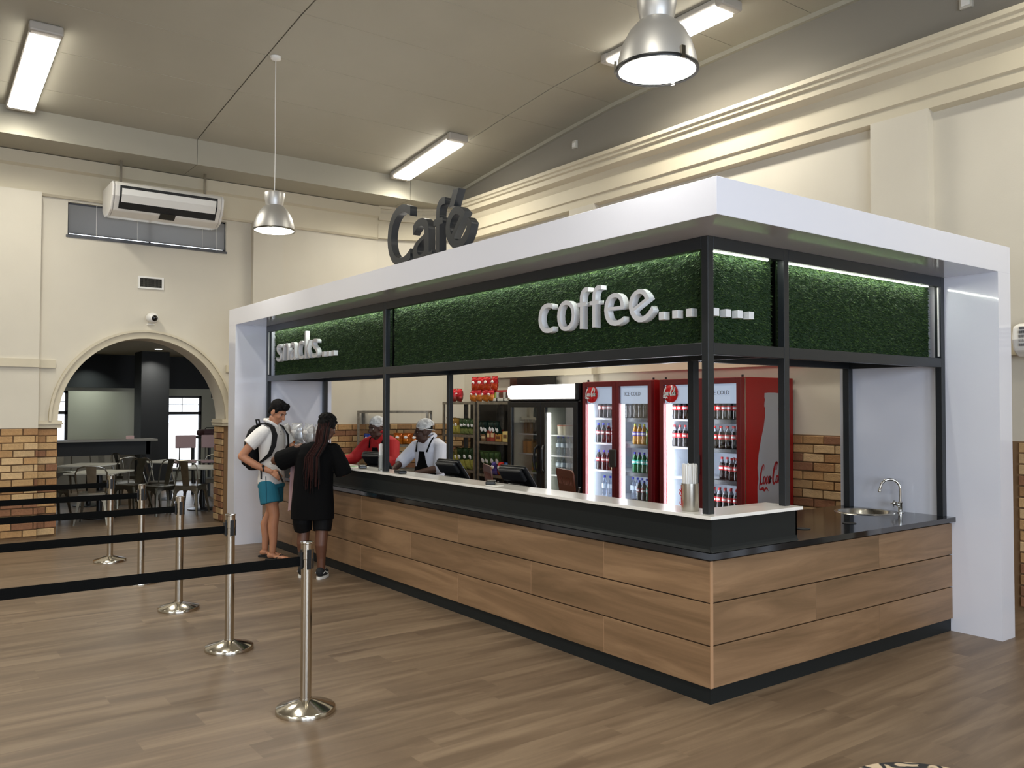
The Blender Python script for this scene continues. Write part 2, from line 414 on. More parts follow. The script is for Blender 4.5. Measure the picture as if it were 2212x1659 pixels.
# ---- bricks, one object each
BW, BH, BP = .2335, .080, .0917
bmesh_shared = []
for m in brick_ms:
    b = MB(); b.rbox(0, BW, -.024, 0, 0, BH, .006); bmesh_shared.append(b.mesh('brick', m))
def bricks(parent, org, ang, length, z0, z1, ztop=1.415, seed=1, ends=True):
    rnd = random.Random(seed); c = math.cos(ang); s = math.sin(ang)
    k = 0; z = ztop - BP
    while z > z0 - .05:
        if z + BH <= z1 + .02:
            x = -(.122 if k % 2 else 0) - rnd.random() * .02
            while x < length - .015:
                a = max(x, 0.003); b = min(x + BW, length - .003)
                if b - a > .02:
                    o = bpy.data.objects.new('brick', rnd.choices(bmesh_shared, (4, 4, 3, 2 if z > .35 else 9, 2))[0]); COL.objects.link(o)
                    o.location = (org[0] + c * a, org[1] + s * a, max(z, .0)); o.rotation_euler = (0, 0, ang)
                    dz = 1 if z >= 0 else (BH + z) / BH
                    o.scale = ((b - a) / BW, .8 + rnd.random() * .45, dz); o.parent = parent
                x += BW + .0115
        z -= BP; k += 1
H90 = PI / 2
dado = MB()
dado.box(XA - .42, XA + .135, -3.4, -2.225, 0, 1.41); dado.box(XA - .005, XA + .006, -2.225, cy - R, 0, 1.41)
dado.box(XA - .42, XA + .006, cy + R - .006, 2.65, 0, 1.41)
dado.build('mortar_bed', mortar, wall_left)
bricks(wall_left, (XA + .135, -3.35), H90, 1.125, 0, 1.42, seed=2)            # pilaster left of the arch
bricks(wall_left, (XA + .006, -2.223), H90, .24, 0, 1.40, ztop=1.405, seed=3)   # jamb left
bricks(wall_left, (XA - .40, cy + R - .006), 0, .40, 0, 1.40, ztop=1.405, seed=4)       # reveal right
bricks(wall_left, (XA + .006, 1.25), H90, 1.40, .55, 1.42, seed=5)
ribbon(cor, .005, 0, 1.415, .02).build('mortar_bed', mortar, wall_corner)
for i, (a, b) in enumerate(zip(cor[:-1], cor[1:])):
    d = Vector((b[0] - a[0], b[1] - a[1])); n = Vector((d.y, -d.x)).normalized() * .005
    bricks(wall_corner, (a[0] + n.x, a[1] + n.y), math.atan2(d.y, d.x), d.length, .6, 1.42, seed=10 + i)
m = MB(); m.box(-8.45, 1.4, YB - .006, YB, 0, 1.415); m.build('mortar_bed', mortar, wall_back)
bricks(wall_back, (-8.45, YB - .006), 0, .9, .95, 1.42, seed=20)
bricks(wall_back, (-2.3, YB - .006), 0, 1.45, .55, 1.42, seed=21)
bricks(wall_back, (.02, YB - .006), 0, .62, 0, 1.42, seed=22)
struct('baseboard_back', MB().box(.3, 2.0, YB - .05, YB - .005, 0, .09), gap)

# ---- high window with blinds behind the air conditioner
win = MB(); wf = mat('window_frame_grey', '#55565a', .4)
for b in ((-1.9, .186, 3.96, 3.985), (-1.9, .186, 4.375, 4.40), (-1.9, -1.875, 3.96, 4.4), (.16, .186, 3.96, 4.4), (-.87, -.845, 3.96, 4.4)): win.box(XA - .10, XA - .06, b[0], b[1], b[2], b[3])
window_1 = struct('window_1', win, wf)
MB().box(XA - .085, XA - .08, -1.88, .17, 3.97, 4.39).build('window_pane', glass, window_1)
slatm = mat('blind_slat', '#a9a8a6', .45)
sl = MB(); sl.add([(XA - .045, -1.885, 0), (XA - .025, -1.885, .013), (XA - .025, .17, .013), (XA - .045, .17, 0)], [(0, 1, 2, 3)]); sl.add([(XA - .0455, -1.885, .001), (XA - .0255, -1.885, .014), (XA - .0255, .17, .014), (XA - .0455, .17, .001)], [(0, 3, 2, 1)])
sme = sl.mesh('blind_slat', slatm)
for k in range(22):
    o = bpy.data.objects.new('blind_slat', sme); COL.objects.link(o); o.location = (0, 0, 3.99 + k * .0175); o.parent = window_1
for y in (-1.55, -1.03, -.15, .05): MB().tube([(XA - .02, y, 3.97), (XA - .02, y, 4.4)], .003, 5).build('blind_cord', white, window_1)
MB().box(XA - .1, XA + .015, -1.92, .2, 3.93, 3.96).build('window_sill', wf, window_1)

# ---- small things on the arch wall
v = thing('air_vent', 'small white-framed grille high on the wall above the arch', 'vent', (XA, -.853, 3.41))
f = MB(); 
for b in ((-.17, .17, -.085, -.062), (-.17, .17, .062, .085), (-.17, -.145, -.062, .062), (.145, .17, -.062, .062)): f.box(0, .018, b[0], b[1], b[2], b[3])
f.build('frame', white, v)
box('backing', mat('vent_dark', '#20211f', .8), (.0, .004, -.15, .15, -.065, .065), v)
ml = MB(); ml.box(.004, .010, -.15, .15, -.0012, .0012); me = ml.mesh('bar', gun)
for k in range(9):
    o = bpy.data.objects.new('bar', me); COL.objects.link(o); o.location = (0, 0, -.056 + k * .014); o.parent = v
mv = MB(); mv.box(.009, .013, -.0012, .0012, -.065, .065); me = mv.mesh('bar', gun)
for k in range(16):
    o = bpy.data.objects.new('bar', me); COL.objects.link(o); o.location = (0, -.135 + k * .018, 0); o.parent = v
d = thing('dome_camera', 'white dome security camera mounted over the top of the arch', 'camera', (XA, -.845, 2.915))
MB().lathe([(.055, -.09), (.055, -.075), (.03, -.07), (.03, -.02)], 16).build('bracket', white, d, True)
q = MB(); q.ell((.085, 0, 0), (.09, .085, .075), 0, 18, 12); q.build('housing', white, d, True)
q = MB(); q.ell((.13, .01, -.005), (.058, .052, .048), 0, 16, 10); q.build('lens_dome', mat('dome_black', '#0c0908', .08), d, True)

# ---- ceiling-hung air conditioner on the left
ac = thing('air_conditioner', 'long white ceiling-hung air conditioner in front of the blinds', 'air conditioner', (-9.14, -.79, 4.19))
pr = [(0, .40), (0, .10), (.10, .02), (.33, .0), (.48, .05), (.60, .22), (.62, .36), (.58, .41)]
m = MB(); m.prism(pr, 1, -.68, .68); m.build('casing', mat('ac_white', '#e4e0d8', .35), ac, bevel=.015)
for s in (-1, 1):
    m = MB(); m.prism([(x * 1.0 + (.006 if x > .3 else -.0), z) for x, z in pr], 1, s * .68, s * .715); m.build('end_cap', mat('ac_cap', '#dedbd6', .35), ac, bevel=.02)
m = MB(); m.prism([(.505, .075), (.617, .225), (.632, .355), (.615, .36), (.59, .23), (.49, .09)], 1, -.62, .62); m.build('outlet', mat('ac_slot', '#141312', .6), ac)
m = MB(); m.prism([(.575, .15), (.632, .24), (.643, .315), (.635, .318), (.62, .245), (.565, .155)], 1, -.60, .60); m.build('louvre', white, ac)
m = MB(); m.prism([(.42, .018), (.52, .075), (.51, .08), (.41, .025)], 1, -.1, .1); m.build('display_strip', black, ac)
for s in (-.55, .55): box('hanger', steel, (.2, .24, s, s + .03, .4, .79), ac)

# ---- wall unit on the right, partly out of frame
ac2 = thing('air_conditioner', 'white louvred wall unit beside the right-hand portal leg', 'air conditioner', (.10, YB - .1, 2.12))
m = MB(); m.prism([(0, .0), (-.12, -.005), (-.2, .04), (-.225, .13), (-.2, .24), (-.12, .265), (0, .265)], 0, 0, .8); m.build('casing', white, ac2, bevel=.02)
vm_ = mat('louvre_grey', '#7d7d80', .5)
sm = MB(); sm.box(0, .0045, 0, .02, 0, .022); sme = sm.mesh('slot', vm_)
sl2 = MB()
for r in range(5):
    for k in range(46): sl2.box(.06 + k * .0135, .0665 + k * .0135, -.229 + abs(r - 2) * .004, -.2, .075 + r * .034, .097 + r * .034)
o = sl2.build('slots', vm_, ac2); o['kind'] = 'stuff'
box('wall_bracket', steel, (.03, .77, -.02, .02, .262, .275), ac2)
# junction boxes on the frieze
jb = mat('box_grey', '#c9c4b8', .5)
for (x, z, s, lb) in ((-5.68, 5.33, .09, 'small pale junction box on the frieze over the cafe sign'), (-.36, 5.29, .11, 'pale junction box on the frieze in the top right corner')):
    t = thing('junction_box', lb, 'box', (x, YB, z)); m = MB(); m.rbox(-s / 2, s / 2, -.045, 0, -s / 2, s / 2 + .02, .008); m.build('cover', jb, t)
    m = MB(); m.rbox(-s / 3, s / 3, -.055, -.04, -s / 3, s / 3, .004); m.build('rocker', white, t)

# ---- lamps
def strip_lamp(x0, x1, z0, z1, y, label):
    L = math.hypot(x1 - x0, z1 - z0); a = math.atan2(z1 - z0, x1 - x0)
    t = thing('strip_lamp', label, 'lamp', ((x0 + x1) / 2, y, (z0 + z1) / 2)); t.rotation_euler = (0, -a, 0)
    m = MB(); m.prism([(-.13, .02), (-.15, -.04), (-.12, -.075), (.12, -.075), (.15, -.04), (.13, .02)], 0, -L / 2, L / 2); m.build('housing', mat('lamp_housing', '#cfcac2', .5), t, bevel=.008)
    for s in (-1, 1):
        m = MB(); m.rbox(s * L / 2 - .05, s * L / 2 + .05, -.155, .155, -.085, .02, .02); m.build('end_cap', mat('lamp_cap', '#b5afa6', .5), t)
    al = area('strip_lamp_light', (0, 0, -.106), (0, 0, 0), L - .14, .25, STRIP_W, WARM, STRIP_SP); al.parent = t
    m = MB(); m.prism([(-.138, -.06), (-.13, -.10), (.13, -.10), (.138, -.06)], 0, -L / 2 + .06, L / 2 - .06); m.build('diffuser', fluo, t)
    return t
strip_lamp(-8.36, -6.72, 5.308, 5.488, 2.58, 'strip ceiling lamp above the cafe sign, near the corner')
strip_lamp(-3.87, -2.2, 5.712, 5.736, 2.88, 'strip ceiling lamp half hidden behind the near pendant')
strip_lamp(-8.34, -6.38, 5.31, 5.522, -2.56, 'strip ceiling lamp at the far left of the ceiling')
def pendant(x, y, zr, ztop, label, cl):
    t = thing('pendant_lamp', label, 'pendant lamp', (x, y, zr))
    pr = [(.224, .0), (.222, .02), (.212, .07), (.190, .14), (.155, .205), (.115, .25), (.095, .268)]
    m = MB(); m.lathe(pr + [(r - .006, z - .004) for r, z in reversed(pr)], 40, cap=False); m.build('shade', alu, t, True)
    m = MB(); m.lathe([(.09, .268), (.098, .30), (.115, .405), (.112, .41), (.0, .41)], 32, cap=False); m.lathe([(.0, .266), (.092, .268)], 32, cap=False); m.build('gear_housing', alu, t, True)
    m = MB(); m.lathe([(.212, .004), (.228, .004), (.231, -.006), (.228, -.016), (.212, -.014)], 40, cap=False); m.build('rim', black if cl else gun, t, True)
    m = MB(); m.lathe([(.0, -.006), (.212, -.004), (.212, -.001), (0, -.001)], 40, cap=False); m.build('lens', pendl, t)
    for k in range(3 if cl else 0):
        a = k * 2.094 + .35; q = MB(); q.box(-.012, .012, -.004, .012, -.02, .045); q.v = [(v[0], v[1] + .226, v[2]) for v in q.v]
        o = q.build('clip', gun, t); o.rotation_euler = (0, 0, a)
    m = MB(); m.tube([(0, 0, .41), (.004, .002, .9), (-.004, 0, 1.4), (0, 0, ztop - zr)], .005, 6); m.build('cord', white, t)
    m = MB(); m.lathe([(.015, -.045), (.055, -.03), (.062, 0)], 20, (0, 0, ztop - zr)); m.build('ceiling_rose', white, t, True)
pendant(-5.88, -.36, 3.655, 5.597, 'aluminium pendant lamp hanging on a long cord beside the air conditioner', False)
pendant(-.035, -.385, 3.575, 5.76, 'large near aluminium pendant lamp above the canopy corner', True)

# ================================================================== DINING ROOM BEYOND THE ARCH
grey = mat('grey_wall_paint', '#b9b7a6', .8); dark = mat('black_wall_paint', '#1d1f20', .7)
XF = -17.0
fw = MB(); fw.box(XF - .25, XF, -4.5, -1.25, 0, 3); fw.box(XF - .25, XF, -.66, 1.29, 0, 3); fw.box(XF - .25, XF, 2.14, 5.5, 0, 3)
fw.box(XF - .25, XF, -1.25, -.66, 2.02, 3); fw.box(XF - .25, XF, 1.29, 2.14, 1.93, 3); fw.box(XF - .25, XF, 1.29, 2.14, 0, .2); fw.box(XF - .25, XF, -1.25, -.66, 0, .2)
struct('wall_far', fw, grey)
struct('wall_dining_left', MB().box(XF, XA - .42, -4.7, -4.5, 0, 3), grey)
struct('wall_dining_right', MB().box(XF, XA - .42, 5.3, 5.5, 0, 3), grey)
struct('ceiling_dining', MB().box(XF - .25, XA - .42, -4.7, 5.5, 2.82, 2.95), mat('dining_ceiling', '#a39b88', .85))
struct('trim_8', MB().box(XF, XF + .05, -4.5, 5.3, 2.09, 2.82), dark)
struct('pillar_1', MB().box(-15.9, -15.3, .42, .97, 0, 2.82), dark)
wdark = mat('window_frame_dark', '#241d1b', .5)
def dwin(name, y0, y1, z0, z1, zt):
    m = MB(); t = .05
    for b in ((y0, y1, z0, z0 + t), (y0, y1, z1 - t, z1), (y0, y0 + t, z0, z1), (y1 - t, y1, z0, z1), (y0, y1, zt - .035, zt + .035)): m.box(XF - .12, XF - .04, *b)
    o = struct(name, m, wdark)
    m = MB(); m.box(XF - .09, XF - .075, (y0 + y1) / 2 - .008, (y0 + y1) / 2 + .008, zt, z1); m.box(XF - .09, XF - .075, y0, y1, (zt + z1) / 2 - .008, (zt + z1) / 2 + .008); m.build('glazing_bar', wdark, o)
    MB().box(XF - .085, XF - .08, y0, y1, z0, z1).build('window_pane', glass, o)
dwin('window_2', 1.29, 2.14, .2, 1.93, 1.53); dwin('window_3', -1.25, -.66, .2, 2.02, 1.55)
# pale street outside the panes
ext = mat('pale_render', '#e8e6e2', .9); blue_p = mat('blue_paint', '#4a5fb0', .6)
struct('pavement', MB().box(-30, XF - .25, -8, 9, -.2, -.05), ext)
t = thing('street_building', 'pale building with a blue post seen through the dining room windows', 'building', (-26, 0, -.05))
MB().box(0, .5, -6, 8, 0, 1.2).build('wall', ext, t); MB().box(.5, .58, 2.95, 3.15, 0, 3).build('post', blue_p, t); MB().box(.5, .58, -2.2, -1.9, .9, 1.6).build('panel', blue_p, t)
area('downlight', (-15.0, .6, 2.78), (0, 0, 0), .1, .1, 14, (1, .97, .9), math.radians(120))
t = thing('downlight', 'small round ceiling downlight in front of the black pillar', 'lamp', (-14.3, .5, 2.815))
MB().lathe([(.07, -.008), (.085, -.006), (.085, .0)], 20).build('ring', white, t); MB().lathe([(.0, -.012), (.065, -.01)], 20, cap=False).build('lens', mat('downlight_lens', (1, 1, 1), emit=12), t)
area('downlight', (-16.5, -.3, 2.78), (0, 0, 0), .1, .1, 10, (.9, 1, .92), math.radians(110))
area('dining_fill_light', (-11.6, -.6, 2.75), (0, 0, 0), 1.2, .6, 22, WARM)  # added fill that brightens the table tops, no lamp fitting belongs to it
t = thing('bell_pendant', 'small black bell-shaped pendant at the right of the arch', 'pendant lamp', (-10.9, .585, 1.83))
MB().lathe([(.085, 0), (.09, .01), (.088, .05), (.06, .09), (.03, .15), (.022, .2)], 20).build('shade', black, t, True); MB().tube([(0, 0, .2), (0, 0, .99)], .004, 5).build('cord', black, t)
MB().lathe([(0, -.004), (.08, -.002)], 16, cap=False).build('bulb', mat('bulb_glow', (1, .95, .8), emit=4), t)
# bar ledge fixed to the pillar
t = thing('bar_ledge', 'long black high bar counter with pale top running to the black pillar', 'counter', (-13.9, 0, 0))
MB().box(0, .45, -3.3, .30, 1.05, 1.085).build('top', mat('ledge_top', '#8b8880', .4), t); MB().box(.3, .36, -3.25, .2, .80, 1.05).build('apron', dark, t)
for y in (-3.0, -1.6, .12): MB().box(.08, .36, y, y + .07, 0, 1.05).build('leg', dark, t)
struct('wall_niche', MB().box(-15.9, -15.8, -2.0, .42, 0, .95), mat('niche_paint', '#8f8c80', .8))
t = thing('notice_card', 'small pink card standing on the bar counter by the pillar', 'card', (-13.75, -.12, 1.085)); MB().box(0, .01, -.07, .07, 0, .06).build('card', mat('card_pink', '#d9b7b0', .6), t)
# ================================================================== KIOSK
D, L, TC, TL = 2.762, 7.154, .197, .245
OX, OY, ZT, ZB = .357, -.355, 2.899, 2.699
XI, YI = -.935, .915       # inner edge of the L-shaped canopy
# ---- white portal: L-shaped canopy slab on two legs
cv = thing('canopy_portal', 'glossy white portal framing the cafe counter, slab roof on two legs', 'canopy', (0, 0, 0))
m = MB()
m.prism([(-L - TL, OY), (OX, OY), (OX, D + TC), (XI, D + TC), (XI, YI), (-L - TL, YI)], 2, ZB, ZT)
m.build('roof_slab', white_gloss, cv, bevel=.002)
box('leg_panel', white_gloss, (-L - TL, -L, OY, YI, 0, ZB), cv)
box('leg_panel', white_gloss, (XI, OX, D, D + TC, 0, ZB), cv)
# ---- black steel frame
fr = thing('steel_frame', 'black square-tube frame of posts and beams under the white canopy', 'frame', (0, 0, 0))
def tubebox(n, b): return box(n, black_steel, b, fr, bevel=.003)
PX0, PX1, PY0, PY1 = -.087, -.037, .033, .083
for b in ((PX0, PX1, PY0, PY1, 1.078, ZB), (-4.043, -3.993, PY0, PY1, 1.078, ZB), (-L, -L + .05, PY0, PY1, 1.078, ZB), (PX0, PX1, .752, .802, 1.078, ZB), (PX0, PX1, D - .055, D, .865, ZB),
          (-.872, -.815, .785, .84, .0, 2.08), (-4.105, -4.055, .79, .84, 0, 2.08), (-L, -L + .055, .785, .84, 0, 2.08), (-.872, -.815, D - .06, D, .865, 2.08)): tubebox('post', b)
for (z0, z1) in ((2.006, 2.076), (2.625, ZB)):
    tubebox('beam', (-L + .05, -4.043, PY0, PY1, z0, z1)); tubebox('beam', (-3.993, PX0, PY0, PY1, z0, z1))
    tubebox('beam', (PX0, PX1, PY1, .752, z0, z1)); tubebox('beam', (PX0, PX1, .802, D - .055, z0, z1))
tubebox('beam', (-L + .055, -.872, .785, .84, 2.02, 2.08)); tubebox('beam', (-.872, -.815, .84, D - .06, 2.02, 2.08))
for b in ((-L, -L + .05, .083, .785, 2.02, 2.07), (-4.10, -4.05, .083, .79, 2.02, 2.07), (-.815, PX0, .752, .80, 2.02, 2.07), (-.815, PX0, D - .05, D, 2.02, 2.07)): tubebox('cross_beam', b)
sof = mat('sign_box_lining', '#1b1d1e', .5)
box('lining', sof, (-L + .05, -.145, .142, .785, 2.082, 2.09), fr); box('lining', sof, (-.815, -.147, .785, D, 2.082, 2.09), fr)
box('lining', sof, (-L, -.872, .82, .835, 2.08, ZB), fr); box('lining', sof, (-.872, -.86, .84, D, 2.08, ZB), fr)
# ---- turf sign panels
turf_b = mat('turf_backing', '#1c3318', .95)
def turf_mat():
    m = bpy.data.materials.new('turf_blade'); m.use_nodes = True; N = m.node_tree.nodes; Lk = m.node_tree.links; b = N['Principled BSDF']
    a = N.new('ShaderNodeAttribute'); a.attribute_name = 'shade'; r = N.new('ShaderNodeValToRGB'); e = r.color_ramp.elements
    e[0].color = lin('#1a3013'); e[1].color = lin('#587238'); q = e.new(.6); q.color = lin('#2b4720')
    Lk.new(a.outputs['Fac'], r.inputs[0]); Lk.new(r.outputs[0], b.inputs['Base Color']); b.inputs['Roughness'].default_value = .6
    return m
turf_m = turf_mat()
def turf(name_label, side, a0, a1):
    t = thing('grass_sign_panel', name_label, 'sign', (0, 0, 0))
    z0, z1 = 2.078, 2.695
    if side == 'long': box('backing', turf_b, (a0, a1, .13, .14, z0, z1), t)
    else: box('backing', turf_b, (-.145, -.135, a0, a1, z0, z1), t)
    rng = np.random.default_rng(int(abs(a0) * 100)); n = int((a1 - a0) * .62 * 15000)
    p = np.stack([rng.uniform(a0, a1, n), rng.uniform(z0, z1 - .01, n)], 1); ang = rng.uniform(0, 2 * PI, n); ln = rng.uniform(.012, .022, n); wd = .0028
    tip = np.stack([rng.normal(0, .006, n), rng.normal(-.006, .006, n)], 1); dx = np.cos(ang) * wd; dz = np.sin(ang) * wd
    def W(a, z, dpt):
        if side == 'long': return np.stack([a, .13 - dpt, z], 1)
        return np.stack([-.135 + dpt, a, z], 1)
    v = np.stack([W(p[:, 0] - dx, p[:, 1] - dz, 0 * ln), W(p[:, 0] + dx, p[:, 1] + dz, 0 * ln), W(p[:, 0] + tip[:, 0], p[:, 1] + tip[:, 1], ln)], 1).reshape(-1, 3)
    me = bpy.data.meshes.new('turf'); me.vertices.add(3 * n); me.vertices.foreach_set('co', v.ravel()); me.loops.add(3 * n); me.loops.foreach_set('vertex_index', np.arange(3 * n, dtype=np.int32))
    me.polygons.add(n); me.polygons.foreach_set('loop_start', np.arange(0, 3 * n, 3, dtype=np.int32)); me.update(); me.validate()
    at = me.attributes.new('shade', 'FLOAT', 'FACE'); at.data.foreach_set('value', rng.uniform(0, 1, n).astype(np.float32))
    me.materials.append(turf_m); o = bpy.data.objects.new('turf', me); COL.objects.link(o); o.parent = t; o['kind'] = 'stuff'
    # cool LED strip tucked under the top beam
    if side == 'long': box('led_strip', led_g, (a0 + .05, a1 - .03, .084, .094, 2.672, 2.690), t)
    else: box('led_strip', led_g, (-.0985, -.0885, a0 + .03, a1 - .08, 2.6215, 2.629), t)
    return t
p1_ = turf('green artificial-turf panel behind the word snacks', 'long', -L + .055, -4.05)
turf('long green artificial-turf panel behind the word coffee', 'long', -3.985, -.095)
turf('narrow green turf panel right of the corner post with four white squares', 'short', .09, .745)
p4_ = turf('plain green turf panel at the right end of the sign band', 'short', .808, D - .06)
box('edge_strip', white, (-L + .052, -L + .062, .04, .05, 2.09, 2.62), p1_); box('edge_strip', white, (-.06, -.05, D - .066, D - .056, 2.09, 2.62), p4_)

# ---- raised lettering
letter_w = mat('letter_white', '#f4f4f4', .45); letter_k = mat('letter_dark', '#23262a', .35)
RX = Matrix(((1, 0, 0, 0), (0, 0, -1, 0), (0, 1, 0, 0), (0, 0, 0, 1)))      # text upright, facing -y
RYX = Matrix(((0, 0, 1, 0), (1, 0, 0, 0), (0, 1, 0, 0), (0, 0, 0, 1)))     # text upright, facing +x
HELV = {'C': .722, 'a': .556, 'f': .30, 'e': .556, 's': .5, 'n': .556, 'c': .5, 'k': .5, 'o': .556}
def sign_word(name, label, word, em, x0, ybase, zbase, depth, m, bold, tilt=0, squares=(), acute=False, width=None):
    t = thing(name, label, 'sign', (0, 0, 0))
    tot = sum(HELV[c] for c in word) * em; k = (width or tot) / tot; x = x0
    ref = text_mesh('x', 1, .1, bold=bold / em * .5); xh = max(v.co.y for v in ref.vertices)
    for i, ch in enumerate(word):
        me = text_mesh(ch, em * .523 / xh, depth, bold=bold)
        xs = [v.co.x for v in me.vertices]; w = max(xs) - min(xs); want = HELV[ch] * em * k * ((.90 if len(word) == 4 else .80) if ch not in 'f' else .92)
        cx = (max(xs) + min(xs)) / 2
        if ch == 'f':
            for v in me.vertices: v.co.y *= .87
        for v in me.vertices: v.co.x = (v.co.x - cx) * want / w
        if i == len(word) - 1 and tilt:
            c = Vector((0, em * .26, 0)); me.transform(Matrix.Translation(c) @ Matrix.Rotation(tilt, 4, 'Z') @ Matrix.Translation(-c))
        M = Matrix.Translation((x + HELV[ch] * em * k / 2, ybase, zbase)) @ RX
        mesh_obj('letter', me, m, t, M)
        if acute and i == len(word) - 1:
            xc = x + HELV[ch] * em * k / 2
            q = MB(); q.prism([(xc - .12, zbase + .345), (xc - .05, zbase + .345), (xc + .02, zbase + .47), (xc - .06, zbase + .47)], 1, ybase - depth / 2, ybase + depth / 2); q.build('accent', m, t)
        x += HELV[ch] * em * k
    for b in squares:
        q = MB(); q.box(*b); q.build('square_dot', m, t, bevel=.002)
    return t
sq = [(-5.55 + i * .125, -5.485 + i * .125, .07, .12, 2.246, 2.300) for i in range(3)]
sign_word('raised_lettering', 'white raised letters reading snacks with three square dots', 'snacks', .40, -6.93, .095, 2.246, .05, letter_w, -.003, width=1.29, squares=sq)
sq = [(-.465 + i * .112, -.418 + i * .112, .07, .12, 2.24, 2.290) for i in range(3)]
sign_word('raised_lettering', 'white raised letters reading coffee with three square dots, last letter tilted', 'coffee', .412, -1.70, .095, 2.235, .05, letter_w, -.004, tilt=math.radians(26), width=1.19, squares=sq)
t = thing('square_dots', 'four white square dots on the narrow turf panel', 'sign', (0, 0, 0))
for i in range(4): q = MB(); q.box(-.125, -.078, .135 + i * .108, .182 + i * .108, 2.24, 2.287); q.build('square_dot', letter_w, t, bevel=.002)
sign_word('roof_lettering', 'large dark raised letters reading Café standing on the white canopy', 'Cafe', .635, -3.32, -.29, ZT - .008, .065, letter_k, .0, tilt=math.radians(46), acute=True, width=1.31)

# ---- counter body
ct = thing('service_counter', 'L-shaped cafe counter clad in oak planks with black plinth and upstand', 'counter', (0, 0, 0))
ZR = [.094, .336, .579, .821]
core = MB(); core.box(-L, -.022, .022, .40, .09, .835); core.box(-.40, -.022, .40, D, .09, .835); core.build('carcass', mat('carcass_dark', '#2a211a', .8), ct)
box('plinth', black_panel, (-L, -.016, .016, .3, 0, .094), ct); box('plinth', black_panel, (-.3, -.016, .3, D, 0, .094), ct)
jl = {2: [-L, -6.18, -4.42, -2.655, -.895, 0], 1: [-L, -5.2, -3.436, -1.674, 0], 0: [-L, -6.18, -4.42, -2.655, -.895, 0]}
js = {2: [0, 1.75, D], 1: [0, 1.013, D], 0: [0, 1.75, D]}
for r in range(3):
    z0, z1 = ZR[r] + .002, ZR[r + 1] - .005
    for a, b in zip(jl[r][:-1], jl[r][1:]):
        m = MB(); m.box(a + .0015, b - .0015, 0, .02, z0, z1); o = m.build('plank', panel_m, ct, bevel=.0022)
        m = MB(); m.box(b - .0016, b + .0016, .0015, .02, z0, z1)
        if b < -.01: m.build('joint_strip', panel_edge, ct)
    for a, b in zip(js[r][:-1], js[r][1:]):
        m = MB(); m.box(-.02, 0, a + .0215 if a == 0 else a + .0015, b - .0015, z0, z1); m.build('plank', panel_y, ct, bevel=.0022)
box('corner_strip', panel_edge, (-.003, .001, -.001, .022, .096, .818), ct)
# upstand with a cove at its foot
box('upstand', black_panel, (-L, .008, .003, .02, .868, 1.058), ct); box('upstand', black_panel, (-.012, .008, .02, .803, .868, 1.058), ct)
m = MB(); m.prism([(.003, .868), (-.012, .868), (-.006, .874), (.0, .884), (.003, .90)], 0, -L, .008); m.build('cove', black_panel, ct)
m = MB(); m.prism([(.008, .868), (.023, .868), (.017, .874), (.011, .884), (.008, .90)], 1, -.012, .803); m.build('cove', black_panel, ct)
box('upstand_back', black_panel, (-L, -.02, .20, .212, .868, 1.058), ct); box('upstand_end', black_panel, (-.25, .008, .79, .803, .868, 1.058), ct)
# granite worktop with a hole for the basin
gx = thing('granite_worktop', 'black granite worktop along the counter, open at the sink end', 'worktop', (0, 0, 0))
SC, SR = (-.56, 2.50), .205
ring = [(SC[0] + SR * math.cos(2 * PI * k / 40), SC[1] + SR * math.sin(2 * PI * k / 40)) for k in range(40)]
me = fill_mesh([(-L, -.028), (.03, -.028), (.03, D), (-.93, D), (-.93, .62), (-L, .62)], [ring], .036)
mesh_obj('slab', me, granite, gx, Matrix.Translation((0, 0, .848)))
for (x, y) in ((-.27, 1.27), (-.243, 1.78)):
    m = MB(); m.lathe([(.030, .866), (.046, .866), (.048, .8695), (.036, .870), (.030, .867)], 24, (x, y, 0), cap=False); m.lathe([(0, .8665), (.032, .8665)], 24, (x, y, 0), cap=False); m.build('cable_grommet', black_soft, gx)
sk = thing('sink', 'round steel sink set in the granite at the right end of the counter', 'sink', (SC[0], SC[1], .866))
m = MB(); m.lathe([(SR + .025, 0), (SR + .02, .005), (SR - .004, .004), (SR - .012, -.01), (SR - .03, -.12), (.05, -.15), (.02, -.155)], 40, cap=False); m.build('basin', steel, sk, True)
m = MB(); m.lathe([(.0, -.152), (.03, -.15), (.034, -.147)], 16, cap=False); m.build('drain', chrome, sk)
tp = thing('tap', 'chrome swan-neck tap standing behind the round sink', 'tap', (-.358, 2.672, .866), rz=math.radians(218))
m = MB(); m.lathe([(.026, 0), (.026, .006), (.018, .012), (.017, .07), (.02, .075), (.02, .085), (.012, .09)], 16); m.build('base', chrome, tp, True)
pts = [(0, 0, .08), (0, 0, .19)] + [(.072 - .072 * math.cos(a), 0, .19 + .072 * math.sin(a)) for a in [PI * k / 12 for k in range(1, 11)]] + [(.15, 0, .178)]
m = MB(); m.tube(pts, .0105, 12); m.lathe([(.013, -.012), (.014, .0), (.011, .012)], 12, (.151, 0, .172)); m.build('spout', chrome, tp, True)
m = MB(); m.tube([(0, 0, .05), (.05, .03, .075)], [.012, .009], 10); m.ell((.052, .031, .077), (.016, .016, .013), 0, 10, 6); m.tube([(.05, .03, .10), (.054, .032, .05)], .005, 6); m.tube([(.03, .045, .085), (.075, .018, .07)], .005, 6); m.build('handle', chrome, tp, True)
# white counter top
q = thing('white_counter_top', 'white quartz serving shelf along the top of the black upstand', 'worktop', (0, 0, 0))
m = MB(); m.prism([(-L, -.0335), (.0335, -.0335), (.0335, .834), (-.25, .834), (-.25, .235), (-L, .235)], 2, 1.058, 1.078); m.build('slab', quartz, q, bevel=.002)
